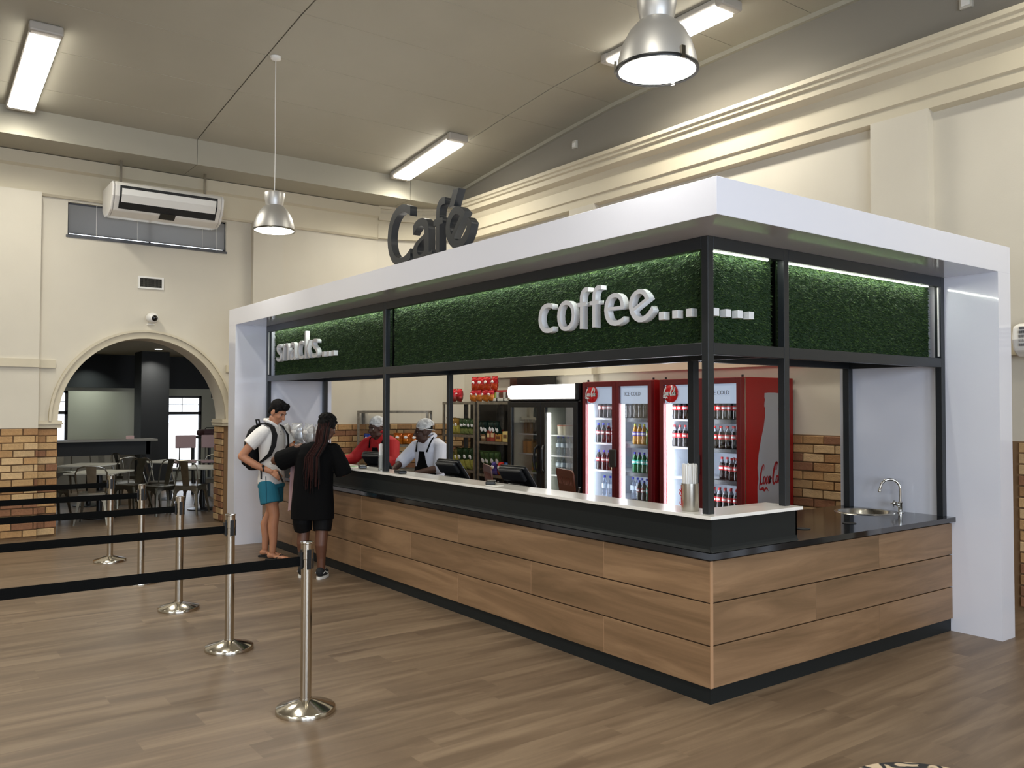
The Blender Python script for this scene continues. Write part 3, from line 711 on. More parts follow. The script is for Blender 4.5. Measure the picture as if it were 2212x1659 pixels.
# lower staff worktop behind
sw = thing('staff_counter', 'low dark staff counter behind the white serving shelf', 'counter', (0, 0, 0))
box('top', mat('staff_top', '#3a3b3b', .4), (-L, -.95, .625, .80, .83, .866), sw); box('body', mat('staff_body', '#c9c6bf', .6), (-L, -.95, .64, .78, 0, .83), sw)

# ---- queue barriers
ss = mat('stainless', '#c4bdb0', .16, 1)
belt_m = mat('black_webbing', '#070808', .9, spec=.12, bump=.2, bscale=300)
def stanchion(x, y, label, first=None):
    if first is not None: return dup(first, (x, y, 0), label=label)
    t = thing('queue_barrier', label, 'queue barrier', (x, y, 0), group='belt barriers of the queue lanes')
    m = MB(); m.lathe([(.165, 0), (.165, .022), (.160, .028), (.045, .062), (.034, .066), (.034, .075)], 44); m.build('base', ss, t, True)
    m = MB(); m.lathe([(.031, .07), (.031, .845), (.033, .847), (.033, .93), (.031, .932)], 28); m.build('post', ss, t, True)
    m = MB(); m.lathe([(.033, .932), (.036, .934), (.036, .94), (.028, .943)], 28); m.build('cap', chrome, t, True)
    for a in (0, 90, 180, 270):
        m = MB(); m.box(-.012, .012, .030, .036, .79, .90); o = m.build('belt_slot', black, t); o.rotation_euler = (0, 0, math.radians(a))
    m = MB(); m.box(-.018, .018, -.045, -.032, .80, .885); m.build('belt_clip', black, t)
    m = MB(); m.box(-.0012, .0012, -2.15, -.04, .808, .861); m.build('belt', belt_m, t)
    return t
xs = [(-1.283, -1.888), (-2.747, -1.838), (-4.158, -1.80), (-5.497, -1.795), (-6.863, -1.80)]
s0 = stanchion(*xs[0], 'nearest chrome belt barrier post, in front of the oak counter')
stanchion(*xs[1], 'chrome belt barrier post, second from the front', s0)
stanchion(*xs[2], 'chrome belt barrier post, middle of the row of five', s0)
stanchion(*xs[3], 'chrome belt barrier post, fourth from the front, base hidden by a belt', s0)
stanchion(*xs[4], 'farthest chrome belt barrier post, in front of the archway', s0)

# ---- round patterned stool cut by the lower frame edge
ot = thing('round_ottoman', 'round cream and black patterned ottoman at the bottom edge of the frame', 'stool', (1.47, -.33, 0))
def cow_mat():
    m = bpy.data.materials.new('patterned_fabric'); m.use_nodes = True; N = m.node_tree.nodes; Lk = m.node_tree.links; b = N['Principled BSDF']
    tc = N.new('ShaderNodeTexCoord'); v = N.new('ShaderNodeTexVoronoi'); v.inputs['Scale'].default_value = 9; v.feature = 'DISTANCE_TO_EDGE'
    n = N.new('ShaderNodeTexNoise'); n.inputs['Scale'].default_value = 5; vm = N.new('ShaderNodeVectorMath'); vm.operation = 'MULTIPLY_ADD'; vm.inputs[1].default_value = (.25, .25, .25)
    Lk.new(tc.outputs['Object'], n.inputs[0]); Lk.new(n.outputs['Color'], vm.inputs[0]); Lk.new(tc.outputs['Object'], vm.inputs[2]); Lk.new(vm.outputs[0], v.inputs[0])
    r = N.new('ShaderNodeValToRGB'); e = r.color_ramp.elements; e[0].position = .1; e[0].color = lin('#1e2024'); e[1].position = .16; e[1].color = lin('#c9b69c')
    Lk.new(v.outputs[0], r.inputs[0]); Lk.new(r.outputs[0], b.inputs['Base Color']); b.inputs['Roughness'].default_value = .8; return m
m = MB(); m.lathe([(.36, .02), (.385, .05), (.39, .08), (.37, .105), (.28, .12), (.0, .125)], 40, cap=False); m.build('cushion', cow_mat(), ot, True)
m = MB(); m.lathe([(.34, 0), (.34, .03)], 32); m.build('base', black, ot)
# ================================================================== FRIDGES AND DRINKS
fr_in = mat('fridge_liner', '#cfd6e0', .5); shelf_w = mat('wire_shelf_white', '#dfe4ea', .4); shelf_k = mat('shelf_dark', '#2b2e33', .5)
header_m = mat('backlit_header', '#aebfd6', .5, emit=.55, emcol=(.62, .72, .90)); ink = mat('dark_print', '#3a3440', .5)
logo_red = mat('logo_red', '#c8141c', .25, coat=.4); logo_white = mat('logo_white', '#f2f2f2', .4); logo_dark = mat('logo_darkred', '#8f1520', .4)
hand_m = mat('handle_grey', '#4f4d48', .35, .6)
def ribbon2d(strokes, sx, sy, shear=.28, n=5, wm=1):   # brush strokes of varying width -> flat polygons
    vs, fs = [], []
    for st in strokes:
        P = [Vector((p[0], p[1], p[2])) for p in st]; Q = []
        for i in range(len(P) - 1):
            p0 = P[max(i - 1, 0)]; p1 = P[i]; p2 = P[i + 1]; p3 = P[min(i + 2, len(P) - 1)]
            for k in range(n):
                t = k / n; Q.append(.5 * ((2 * p1) + (p2 - p0) * t + (2 * p0 - 5 * p1 + 4 * p2 - p3) * t * t + (3 * p1 - p0 - 3 * p2 + p3) * t ** 3))
        Q.append(P[-1]); o = len(vs)
        for i, q in enumerate(Q):
            d = (Q[min(i + 1, len(Q) - 1)] - Q[max(i - 1, 0)]); nx, ny = -d.y, d.x; l = math.hypot(nx, ny) or 1
            for s in (1, -1):
                x = q.x + s * nx / l * q.z / 2 * wm; y = q.y + s * ny / l * q.z / 2 * wm; vs.append(((x + shear * y) * sx, y * sy, 0))
        for i in range(len(Q) - 1): fs.append((o + 2 * i, o + 2 * i + 1, o + 2 * i + 3, o + 2 * i + 2))
    return vs, fs
def capC(x, k=1.0): return [(x + p[0] * k, p[1] * k, p[2] * k) for p in ((.50, .70, .03), (.52, .92, .05), (.40, 1.0, .06), (.24, .80, .12), (.12, .45, .15), (.10, .15, .13), (.22, -.02, .10), (.42, .05, .06), (.55, .22, .03))]
def oo(x): return [(x + .13, .38, .05), (x + .03, .30, .10), (x + .0, .12, .11), (x + .10, .0, .07), (x + .2, .08, .10), (x + .24, .27, .10), (x + .13, .38, .05)]
SCRIPT = [capC(0), [(.10, .15, .08), (-.02, -.12, .05), (.06, -.30, .05), (.30, -.26, .10), (.52, -.25, .12), (.68, -.36, .09), (.86, -.25, .09), (1.05, -.28, .06), (1.22, -.42, .02)],
          oo(.50), [(1.06, .30, .04), (.99, .38, .06), (.88, .25, .11), (.86, .08, .10), (.96, .0, .07), (1.10, .10, .03)],
          oo(1.14), [(1.40, .40, .06), (1.37, .2, .12), (1.38, .04, .10), (1.50, .10, .03)], [(1.50, .27, .07), (1.60, .27, .07)],
          capC(1.66, 1.12), [(2.24, .78, .03), (2.10, .70, .05), (2.12, .98, .06), (2.26, 1.10, .05), (2.36, .95, .03)],
          oo(2.20), [(2.55, .12, .04), (2.72, .70, .08), (2.66, 1.0, .06), (2.58, .75, .12), (2.55, .25, .13), (2.60, .02, .09), (2.72, .10, .03)],
          oo(2.76), [(3.02, .40, .06), (2.99, .2, .12), (3.0, .04, .10), (3.14, .12, .03)]]
def script(name, m, parent, M, sx, sy, shear=.2, wm=1.35):
    v, f = ribbon2d(SCRIPT, sx, sy, shear, 5, wm); me = bpy.data.meshes.new(name); me.from_pydata(v, [], f); me.transform(M); me.materials.append(m)
    o = bpy.data.objects.new(name, me); COL.objects.link(o); o.parent = parent; return o
def red_fridge(x0, x1, label, side_art):
    W = x1 - x0; t = thing('drinks_fridge', label, 'fridge', (x0, 3.05, 0))
    m = MB(); m.box(0, .035, 0, .80, .10, 2.0); m.box(W - .035, W, 0, .80, .10, 2.0); m.box(.035, W - .035, .76, .80, .10, 2.0); m.box(.035, W - .035, 0, .80, 1.955, 2.0); m.box(.035, W - .035, 0, .8, .10, .3)
    m.build('cabinet', red_m, t, bevel=.004)
    box('kickplate', black, (.02, W - .02, .03, .78, 0, .10), t)
    m = MB(); m.box(.036, .04, .05, .76, .3, 1.95); m.box(W - .04, W - .036, .05, .76, .3, 1.95); m.box(.04, W - .04, .75, .758, .3, 1.95); m.build('liner', fr_in, t)
    for z in (.62, .94, 1.265, 1.565):
        m = MB(); m.box(.05, W / 2 - .03, .10, .72, z - .012, z); m.tube([(.05, .095, z - .012), (W / 2 - .03, .095, z - .012)], .010, 8); m.build('shelf', shelf_w, t)
        m = MB(); m.box(W / 2 + .03, W - .05, .10, .72, z - .012, z); m.box(W / 2 + .03, W - .05, .085, .10, z - .04, z + .004); m.build('shelf', shelf_k, t)
    for k, (a, b) in enumerate(((0, W / 2 - .003), (W / 2 + .003, W))):
        m = MB(); fw = .055
        m.box(a, a + fw, -.05, -.004, .11, 1.995); m.box(b - fw, b, -.05, -.004, .11, 1.995); m.box(a + fw, b - fw, -.05, -.004, .11, .2); m.box(a + fw, b - fw, -.05, -.004, 1.935, 1.995)
        d = m.build('door', red_d, t, bevel=.004)
        box('glass', glass, (a + fw, b - fw, -.03, -.024, .2, 1.935), d)
        box('header', header_m, (a + fw, b - fw, -.018, -.012, 1.735, 1.935), d)
        box('led_strip', led_w, (a + fw + (.004 if k == 0 else .0), a + fw + (.06 if k == 0 else .03), .0, .02, .3, 1.73), d)
        hx = b - .075 if k == 0 else a
        if k == 0:
            m = MB(); m.rbox(b - .075, b + .035, -.082, -.05, 1.0, 1.205, .012); m.box(b - .028, b - .022, -.086, -.05, 1.005, 1.2); m.build('handle', hand_m, d)
            q = MB(); q.ell((a + .155, -.035, 1.848), (.105, .022, .105), 0, 28, 14); q.build('logo_disc', logo_red, d, True)
            script('logo_script', logo_white, d, Matrix.Translation((a + .066, -.0585, 1.825)) @ RX, .058, .085, .2, 1.9)
        else:
            me = text_mesh('ICE COLD', .060, .002, sx=.95, bold=-.0005); mesh_obj('print', me, ink, d, Matrix.Translation((a + .135, -.033, 1.825)) @ RX)
    if side_art:
        yc = .44; oy = [(.385, 1.845), (.326, 1.84), (.322, 1.80), (.332, 1.775), (.322, 1.74), (.320, 1.705), (.335, 1.69), (.33, 1.60), (.31, 1.50), (.265, 1.37), (.225, 1.22), (.208, 1.09), (.214, 1.04), (.222, .98), (.206, .90), (.208, .70), (.215, .45), (.25, .2)]
        loop = oy + [(2 * yc - a, b) for a, b in reversed(oy)]
        me = fill_mesh(loop, [], .002); mesh_obj('bottle_silhouette', me, mat('art_grey', '#9a9ca3', .35), t, Matrix.Translation((W + .001, 0, 0)) @ RYX)
        script('logo_script', logo_dark, t, Matrix.Translation((W + .0035, .232, .925)) @ RYX, .122, .19, .12)
        box('hinge_rail', steel, (W - .004, W + .004, .012, .022, .12, 1.99), t)
    for (x, y) in ((.03, .02), (W - .03, .02)): m = MB(); m.lathe([(.012, 2.0), (.012, 2.022), (.0, 2.024)], 8, (x, y, 0)); m.build('hinge_pin', black, t)
    return t
red_fridge(-4.545, -3.395, 'red-framed two-door drinks fridge next to the black one, mixed soft drinks', False)
red_fridge(-3.27, -2.175, 'red-framed two-door drinks fridge at the right with grey bottle on its side', True)

cap_c = {'red': '#c4262c', 'blue': '#2436b8', 'yellow': '#d8d64e', 'white': '#e6e6e6', 'black': '#16161a'}
def bottle_proto(key, liquid, cap, label, h=.235, r=.032, clear=False):
    lm = glass_mat('pet_clear', (.86, .92, 1.0), .10) if clear and 'pet_clear' not in MATS else MATS.get('pet_clear') if clear else mat('drink_' + key, liquid, .12, coat=.3)
    nm = MATS.get('pet_neck') or mat('pet_neck', '#8d93a0', .15, coat=.3)
    o = None; m = MB(); s = h / .235
    pr = [(r * .86, 0), (r, .012 * s), (r * .98, .05 * s), (r * .86, .085 * s), (r * .98, .115 * s), (r, .15 * s), (r * .80, .178 * s)]
    m.lathe(pr, 12, cap=True); m.lathe([(r * .80, .178 * s), (r * .45, .203 * s), (r * .36, .215 * s)], 12, cap=False, mi=1)
    o = m.build('drink_bottle', [lm, lm if clear else (nm if key == 'cola' else lm)], None, True); tag(o, 'drink bottle', 'bottle')
    m = MB(); m.lathe([(r * .40, .213 * s), (r * .42, .233 * s), (r * .36, .236 * s)], 10); m.build('cap', mat('cap_' + cap, cap_c[cap], .4), o)
    if label:
        m = MB(); m.lathe([(r * 1.0, .098 * s), (r * 1.03, .10 * s), (r * 1.03, .145 * s), (r * 1.0, .147 * s)], 12, cap=False); lb = m.build('label', mat('label_' + label, label, .4), o)
        if label != '#cfe0f0':
            m = MB(); m.lathe([(r * 1.04, .112 * s), (r * 1.045, .117 * s), (r * 1.045, .128 * s), (r * 1.04, .132 * s)], 12, cap=False)
            m.f = [f for i, f in enumerate(m.f) if (i % 12) in (7, 8, 9, 10)]; m.m = [0] * len(m.f); m.build('print', logo_white, lb)
    return o
BOT = {}
def row(kind, xs, y, z, label, group, args):
    for x in xs:
        x = x - (.11 if x > -4.5 else .07)
        if kind not in BOT: BOT[kind] = bottle_proto(*args); o = BOT[kind]; o.location = (x, y, z)
        else: o = dup(BOT[kind], (x, y, z))
        o.rotation_euler = (0, 0, random.uniform(-.5, .5)); o['label'] = label; o['group'] = group
cola = ('cola', '#0e0808', 'red', '#c9222a'); colab = ('colab', '#0e0a0c', 'blue', '#7d2028'); dr = ('dark', '#15100f', 'black', None)
def R(a, b, n): return [a + (b - a) * k / max(n - 1, 1) for k in range(n)]
Y0 = 3.185
row('cola', R(-3.10, -2.80, 5), Y0, 1.566, 'cola bottle on the top shelf, left door of the right-hand red fridge', 'colas top left of the right red fridge', cola)
row('cola', R(-3.11, -2.80, 5), Y0, 1.266, 'cola bottle on the second shelf, left door of the right-hand red fridge', 'colas second shelf left of the right red fridge', cola)
row('cola', R(-2.63, -2.27, 6), Y0, 1.566, 'cola bottle on the top shelf, right door of the right-hand red fridge', 'colas top right of the right red fridge', cola)
for dy in (0, .075): row('cola', R(-2.545 + dy * .1, -2.29 + dy * .1, 4), Y0 + dy, 1.266, 'cola bottle on the second shelf, right door of the right-hand red fridge', 'colas second shelf right of the right red fridge', cola)
row('cola', [-2.33, -2.262], Y0, .941, 'cola bottle at the front of the third shelf, right-hand red fridge', 'colas third shelf front of the right red fridge', cola)
row('cola', [-2.52, -2.45, -2.36], Y0 + .08, .941, 'cola bottle at the back of the third shelf, right-hand red fridge', 'colas third shelf back of the right red fridge', cola)
for dy in (0, .08): row('cola', R(-2.64 + dy * .2, -2.27 + dy * .2, 6), Y0 + dy, .621, 'cola bottle on the lowest shelf of the right-hand red fridge', 'colas lowest shelf of the right red fridge', cola)
row('rcola', R(-4.31, -4.07, 4), Y0, 1.566, 'cola bottle with pale red print, top left shelf of the left red fridge', 'bottles top left of the left red fridge', ('rcola', '#1a0b0b', 'red', '#c07a72'))
row('bcola', R(-4.35, -4.08, 4), Y0, 1.266, 'blue-capped cola bottle, second shelf left of the left red fridge', 'blue-capped colas second shelf', colab)
row('bcola', [-4.345, -4.25, -4.165], Y0, .941, 'blue-capped cola bottle, third shelf left of the left red fridge', 'blue-capped colas third shelf', colab)
row('gold', [-4.085], Y0, .941, 'pale gold drink bottle beside the fridge door handle', 'pale gold bottle', ('gold', '#b79a62', 'white', '#d6c7a6'))
row('water', R(-4.24, -4.04, 3), Y0, .621, 'clear water bottle with blue cap, lowest left shelf of the left red fridge', 'water bottles lowest left shelf', ('water', '#ffffff', 'blue', '#cfe0f0', .25, .032, True))
row('dark', R(-3.86, -3.48, 6), Y0, 1.566, 'dark glass bottle, top right shelf of the left red fridge', 'dark bottles top right of the left red fridge', dr)
row('orange', R(-3.72, -3.575, 3), Y0, 1.266, 'orange drink bottle with yellow cap and purple label', 'orange drinks second shelf', ('orange', '#c08a2c', 'yellow', '#6a54b4'))
row('lime', [-3.503], Y0, 1.266, 'green drink bottle with yellow cap beside the orange drinks', 'green bottle second shelf', ('lime', '#3aa35a', 'yellow', '#a8d860'))
row('lemon', R(-3.725, -3.503, 4), Y0, .941, 'green bottle with blue cap and turquoise label on the third shelf', 'green bottles third shelf', ('lemon', '#0d6b3a', 'blue', '#56cfc0'))
row('bcola', [-3.655, -3.58], Y0, .621, 'blue-capped cola bottle on the lowest right shelf of the left red fridge', 'blue-capped colas lowest right shelf', colab)
row('lemon', [-3.503], Y0, .621, 'green bottle with blue cap on the lowest right shelf of the left red fridge', 'green bottle lowest right shelf', None)
row('water', R(-3.86, -3.56, 5), Y0 + .10, .621, 'clear water bottle with blue cap behind the colas, lowest right shelf', 'water bottles lowest right shelf', None)

# black fridge with light box
bx0, bx1 = -6.10, -4.63; W = bx1 - bx0
bf = thing('display_fridge', 'black two-door display fridge with a lit white sign box on top', 'fridge', (bx0, 3.05, 0))
m = MB(); m.box(0, .05, 0, .8, .08, 1.77); m.box(W - .05, W, 0, .8, .08, 1.99); m.box(.05, W - .05, .75, .8, .08, 1.77); m.box(0, W - .05, .03, .8, 1.70, 1.77); m.box(.05, W - .05, 0, .8, .08, .3); m.build('cabinet', black, bf, bevel=.005)
m = MB(); m.box(.05, .056, .03, .75, .3, 1.7); m.box(W - .056, W - .05, .03, .75, .3, 1.7); m.box(.056, W - .056, .735, .742, .3, 1.7); m.box(W / 2 - .02, W / 2 + .02, .06, .74, .3, 1.7); m.build('liner', mat('liner_grey', '#b3b9b2', .5), bf)
m = MB(); m.prism([(.02, 1.80), (-.045, 1.815), (-.062, 1.88), (-.05, 1.96), (.02, 1.985)], 0, .02, W - .06); m.build('sign_box', mat('sign_box_lit', (1, 1, 1), .5, emit=7, emcol=(1, .98, .95)), bf, bevel=.012)
m = MB(); m.box(.0, .02, -.03, .1, 1.80, 1.98); m.box(W - .06, W, -.05, .3, 1.78, 1.99); m.box(0, W - .06, -.03, .1, 1.77, 1.80); m.build('sign_box_end', black, bf, bevel=.01)
for k, (a, b) in enumerate(((.01, W / 2 - .004), (W / 2 + .004, W - .01))):
    m = MB(); fw = .085; m.box(a, a + fw, -.045, -.002, .1, 1.76); m.box(b - fw, b, -.045, -.002, .1, 1.76); m.box(a + fw, b - fw, -.045, -.002, .1, .2); m.box(a + fw, b - fw, -.045, -.002, 1.69, 1.76)
    d = m.build('door', black, bf, bevel=.004); box('glass', glass, (a + fw, b - fw, -.03, -.024, .2, 1.69), d)
    hx = b - .05 if k == 0 else a + .05; s = -1 if k == 0 else 1
    m = MB(); m.tube([(hx, -.045, 1.20), (hx + s * .02, -.085, 1.15), (hx + s * .035, -.095, 1.02), (hx + s * .02, -.085, .90), (hx, -.045, .85)], .016, 8); m.build('handle', black, d)
    m = MB(); m.tube([(a + fw - .003, -.047, .2), (a + fw - .003, -.047, 1.69)], .004, 5); m.build('door_trim', steel, d)
box('led_strip', mat('warm_led', (1, 1, 1), .5, emit=14, emcol=(1, .97, .85)), (W / 2 + .075, W / 2 + .115, .0, .02, .35, 1.62), bf)
for z in (.82, 1.07, 1.335):
    box('shelf', shelf_w, (.06, W / 2 - .02, .10, .72, z - .015, z), bf); box('shelf', shelf_w, (W / 2 + .02, W - .06, .10, .72, z - .015, z), bf)
m = MB(); m.rbox(.01, .07, -.052, -.04, 1.79, 1.812, .003); m.build('maker_plate', steel, bf)
def simple(name, label, cat, loc, m, parts=(), group=None, rz=0, smooth=False, bevel=0, mats=None):
    t = m.build(name, mats or white, None, smooth, bevel); t.location = loc; t.rotation_euler = (0, 0, rz); return tag(t, label, cat, group)
jar_m = mat('jar_brown', '#3a2a1c', .25, coat=.3)
for i, x in enumerate(R(-5.98, -5.68, 4)):
    m = MB(); m.lathe([(.032, 0), (.036, .01), (.036, .13), (.026, .16), (.026, .17)], 12); o = simple('jar', 'tall brown bottle on the top shelf of the black fridge', 'bottle', (x, 3.24, 1.336), m, group='brown bottles in the black fridge', mats=jar_m, smooth=True)
    m = MB(); m.lathe([(.028, .168), (.028, .19)], 10); m.build('lid', black, o)
for i, x in enumerate(R(-5.97, -5.69, 4)):
    c = ('#b06a1e', '#c57f28', '#7a5a2a', '#94703a')[i]; m = MB(); m.box(-.035, .035, -.035, .035, 0, .16); o = simple('juice_carton', 'orange-brown juice carton on the middle shelf of the black fridge', 'carton', (x, 3.24, 1.071), m, group='juice cartons in the black fridge', mats=mat('carton_%d' % i, c, .5))
    m = MB(); m.prism([(-.035, .16), (.035, .16), (0, .19)], 0, -.035, .035); m.build('gable', mat('carton_top', '#54422a', .5), o)
m = MB(); m.box(-.11, .11, -.05, .05, 0, .13); o = simple('juice_box_tray', 'green tray of juice boxes low in the black fridge', 'box', (-5.68, 3.24, .821), m, mats=mat('tray_green', '#7c8a3c', .5)); MB().box(-.112, .112, -.052, -.05, .03, .07).build('print', mat('tray_orange', '#b8743a', .5), o)
for i, x in enumerate((-5.22, -5.10)):
    m = MB(); m.lathe([(.055, 0), (.06, .11), (.062, .115), (.045, .13)], 16); o = simple('tub', ('white food tub', 'cream food tub')[i] + ' on the top right shelf of the black fridge', 'tub', (x, 3.24, 1.336), m, mats=mat('tub%d' % i, ('#e6e2d2', '#d8d2bd')[i], .5), smooth=True); m = MB(); m.lathe([(.064, .112), (.064, .125), (.0, .127)], 16); m.build('lid', mat('tub_lid', '#c8745c', .5), o)
for z, lb in ((1.071, 'middle'), (.821, 'lower')):
    row('water', R(-5.20, -4.80, 5), 3.22, z, 'clear water bottle on the %s right shelf of the black fridge' % lb, 'water bottles on the %s shelf of the black fridge' % lb, None)

# ================================================================== SHELVES AND SNACKS
zinc = mat('worn_zinc', '#8b857a', .4, .7, var=.25, vscale=18)
def rack(name, label, loc, rz, w, d, h, shelves, leg=.04, top=True, legs=4):
    t = thing(name, label, 'shelf rack', loc, rz)
    for sx in (-1, 1):
        for sy in (0, 1):
            x = sx * w / 2; y = sy * d; m = MB()
            m.box(min(x, x - sx * leg), max(x, x - sx * leg), y, y + .003, 0, h); m.box(min(x, x - sx * .003), max(x, x - sx * .003), min(y, y + (leg if sy == 0 else -leg)), max(y, y + (leg if sy == 0 else -leg)), 0, h); m.build('post', zinc, t)
    for z in shelves: m = MB(); m.box(-w / 2, w / 2, 0, d, z - .035, z - .03); m.box(-w / 2, w / 2, -.004, .0, z - .04, z); m.box(-w / 2, w / 2, d, d + .004, z - .04, z); m.build('shelf', zinc, t)
    return t
RA = math.radians(48)
rk1 = rack('metal_rack', 'open steel rack in the corner behind the two serving staff', (-8.63, 2.62, 0), RA, 1.14, .32, 1.63, (.35, .72, 1.10, 1.63))
def on_rack(cx, cyy, a, b): return (cx + math.cos(RA) * a - math.sin(RA) * b, cyy + math.sin(RA) * a + math.cos(RA) * b)
rack('metal_rack', 'steel rack with crisps, left of the doubled posts', (-7.78, 3.30, 0), 0, .92, .45, 1.77, (.30, .74, 1.27, 1.77), .05)
rack('metal_rack', 'steel rack with boxes and sweets beside the black fridge', (-6.755, 3.30, 0), 0, 1.02, .45, 1.77, (.30, .71, 1.19, 1.77), .05)
box('rack_back_panel', mat('dark_back', '#2e2a24', .6), (-8.2, -6.2, 3.80, 3.83, 0, 1.75)).parent = wall_back
t = thing('dark_board', 'black framed board leaning on the wall behind the snack rack', 'board', (-6.55, 3.79, 1.60)); m = MB(); m.box(-.35, .55, -.03, 0, 0, .52); m.build('board', black, t); m = MB(); m.box(-.52, -.35, -.03, 0, 0, .52); m.build('side', gun, t)
def bag_mesh(name, w, h, d, cols, seed=0, split=.5):
    r = random.Random(seed); nx, nz = 8, 10; vs = []; fs = []; mi = []
    for side in (1, -1):
        for j in range(nz + 1):
            for i in range(nx + 1):
                u = i / nx * 2 - 1; v = j / nz * 2 - 1
                bul = max(0, (1 - abs(u) ** 2.5)) * max(0, (1 - abs(v) ** 4)) ; wz = 1 - .10 * (1 - abs(v)) ** .5
                vs.append((u * w / 2 * wz + r.uniform(-.004, .004), side * (d / 2 * bul + r.uniform(-.006, .006) * bul), (v + 1) / 2 * h))
    n = (nx + 1) * (nz + 1)
    for s in range(2):
        for j in range(nz):
            for i in range(nx):
                a = s * n + j * (nx + 1) + i; f = (a, a + 1, a + nx + 2, a + nx + 1); fs.append(f if s else f[::-1])
                mi.append(0 if (j + .5) / nz < split else 1)
    m = MB(); m.v = vs; m.f = fs; m.m = mi; return m
foil = lambda n, c: mat('foil_' + n, c, .22, .35, var=.25, vscale=30)
def bags(name, cols, spots, label, group, w=.16, h=.22, d=.09, split=.5, tilt=0, cat='crisps'):
    ms = [foil(cols[0].strip('#'), cols[0]), foil(cols[1].strip('#'), cols[1])]
    protos = []
    for i, (x, y, z, rz) in enumerate(spots):
        if len(protos) < 3:
            o = bag_mesh(name, w, h, d, cols, i + len(group), split).build(name, ms, None, True); shade(o, 60)
            m = MB(); m.ell((0, -d * .42, h * .62), (w * .22, .012, h * .13), 0, 10, 6); m.build('emblem', logo_white if cols[0] != '#e6e2d2' else logo_red, o); protos.append(o)
            m = MB(); m.box(-w / 2, w / 2, -.004, .004, h * .97, h * 1.03); m.build('seal', ms[1], o)
        else: o = dup(protos[i % 3])
        o.location = (x, y, z); o.rotation_euler = (tilt + random.uniform(-.05, .05), random.uniform(-.06, .06), rz); tag(o, label, cat, group)
# corner rack
def rs(al, b, z): return [(*on_rack(-8.63, 2.62, a, b), z, RA + random.uniform(-.2, .2)) for a in al]
bags('crisp_packet', ('#1d2f78', '#2a4396'), rs((-.43, -.30), .10, 1.102), 'blue and orange crisp packet at the left of the corner rack', 'blue crisps on the corner rack', .13, .16)
bags('crisp_packet', ('#1b2548', '#26356e'), rs((-.36, -.22), .22, 1.102), 'dark blue crisp packet behind the blue and orange ones', 'dark blue crisps on the corner rack', .14, .22)
bags('crisp_packet', ('#c4711f', '#b8601c'), rs((.06, .20, .33), .12, 1.102), 'orange crisp packet on the corner rack between the staff', 'orange crisps on the corner rack', .15, .17)
# left unit of the long rack
bags('crisp_packet', ('#c9bf5e', '#8a6a2e'), [(-8.13 + i * .11, 3.40, 1.272, random.uniform(-.3, .3)) for i in range(3)], 'yellow crisp packet on the upper shelf left of the steel post', 'yellow crisps upper shelf', .15, .25, split=.65, tilt=.2)
bags('crisp_packet', ('#8c9a5a', '#24401f'), [(-7.78 + i * .11, 3.40, 1.272, random.uniform(-.3, .3)) for i in range(4)], 'green crisp packet on the upper shelf behind the inner post', 'green crisps upper shelf', .15, .24, split=.4, tilt=.2)
bags('crisp_packet', ('#b7b44e', '#6f6a3a'), [(-8.13 + i * .14, 3.38, .742, random.uniform(-.2, .2)) for i in range(3)], 'yellow crisp packet on the lower shelf left of the inner post', 'yellow crisps lower shelf', .18, .30, split=.7, tilt=.25)
bags('crisp_packet', ('#b9bd62', '#1f3b22'), [(-7.74 + i * .15, 3.38, .742, random.uniform(-.2, .2)) for i in range(3)], 'green and yellow crisp packet on the lower shelf', 'green and yellow crisps lower shelf', .19, .33, split=.55, tilt=.25)
bags('crisp_packet', ('#12352c', '#0e2a26'), [(-7.18 + i * .10, 3.40, 1.192, .1) for i in range(5)], 'glossy dark green crisp packet above the boxes', 'dark green crisps upper shelf', .14, .30, .07, tilt=.3)
bags('crisp_packet', ('#31401f', '#3c5a34'), [(-7.15 + i * .12, 3.40, .712, .1) for i in range(4)], 'olive green crisp packet low on the right rack', 'olive crisps lower shelf', .15, .34, .07, tilt=.3)
# top of the rack
bags('noodle_packet', ('#c9481f', '#c01f24'), [(-7.50 + i * .17, 3.42, 1.93, random.uniform(-.2, .2)) for i in range(4)], 'red and orange packet in the upper row on top of the rack', 'red packets upper row', .18, .21, .1, split=.55, cat='packet')
bags('noodle_packet', ('#d07a2c', '#b5182a'), [(-7.48 + i * .16, 3.38, 1.772, random.uniform(-.2, .2)) for i in range(4)], 'red packet with yellow print in the lower row on top of the rack', 'red packets lower row', .17, .17, .12, split=.6, cat='packet')
bags('noodle_packet', ('#8a2a22', '#c2202a'), [(-8.10 + i * .16, 3.42, 1.772, random.uniform(-.2, .2)) for i in range(2)], 'red and dark blue packet at the left end of the rack top', 'packets at the left end of the rack top', .17, .2, .12, split=.45, cat='packet')
bins_w = mat('bin_white', '#cfcdc4', .5)
for i, (x, c, lb) in enumerate(((-6.93, '#9fbf5e', 'white bin of pale green packets on the rack top'), (-6.76, '#5a3326', 'white open-front bin beside the green one on the rack top'), (-6.585, '#4a2c22', 'white open-front bin nearest the purple wrappers'))):
    t = thing('snack_bin', lb, 'bin', (x, 3.36, 1.772)); m = MB(); m.box(-.08, .08, 0, .2, 0, .008); m.box(-.08, -.072, 0, .2, 0, .14); m.box(.072, .08, 0, .2, 0, .14); m.box(-.08, .08, .19, .2, 0, .14); m.box(-.08, .08, 0, .008, 0, .05); m.build('tray', bins_w, t)
    m = MB(); m.prism([(-.06, .13), (-.05, .05), (.05, .05), (.06, .13)], 1, .02, .15); m.build('contents', mat('bin_c%d' % i, c, .5), t)
    m = MB(); m.box(-.07, .07, .05, .19, .13, .165); m.build('lid_packets', mat('bin_red', '#b3262c', .4), t)
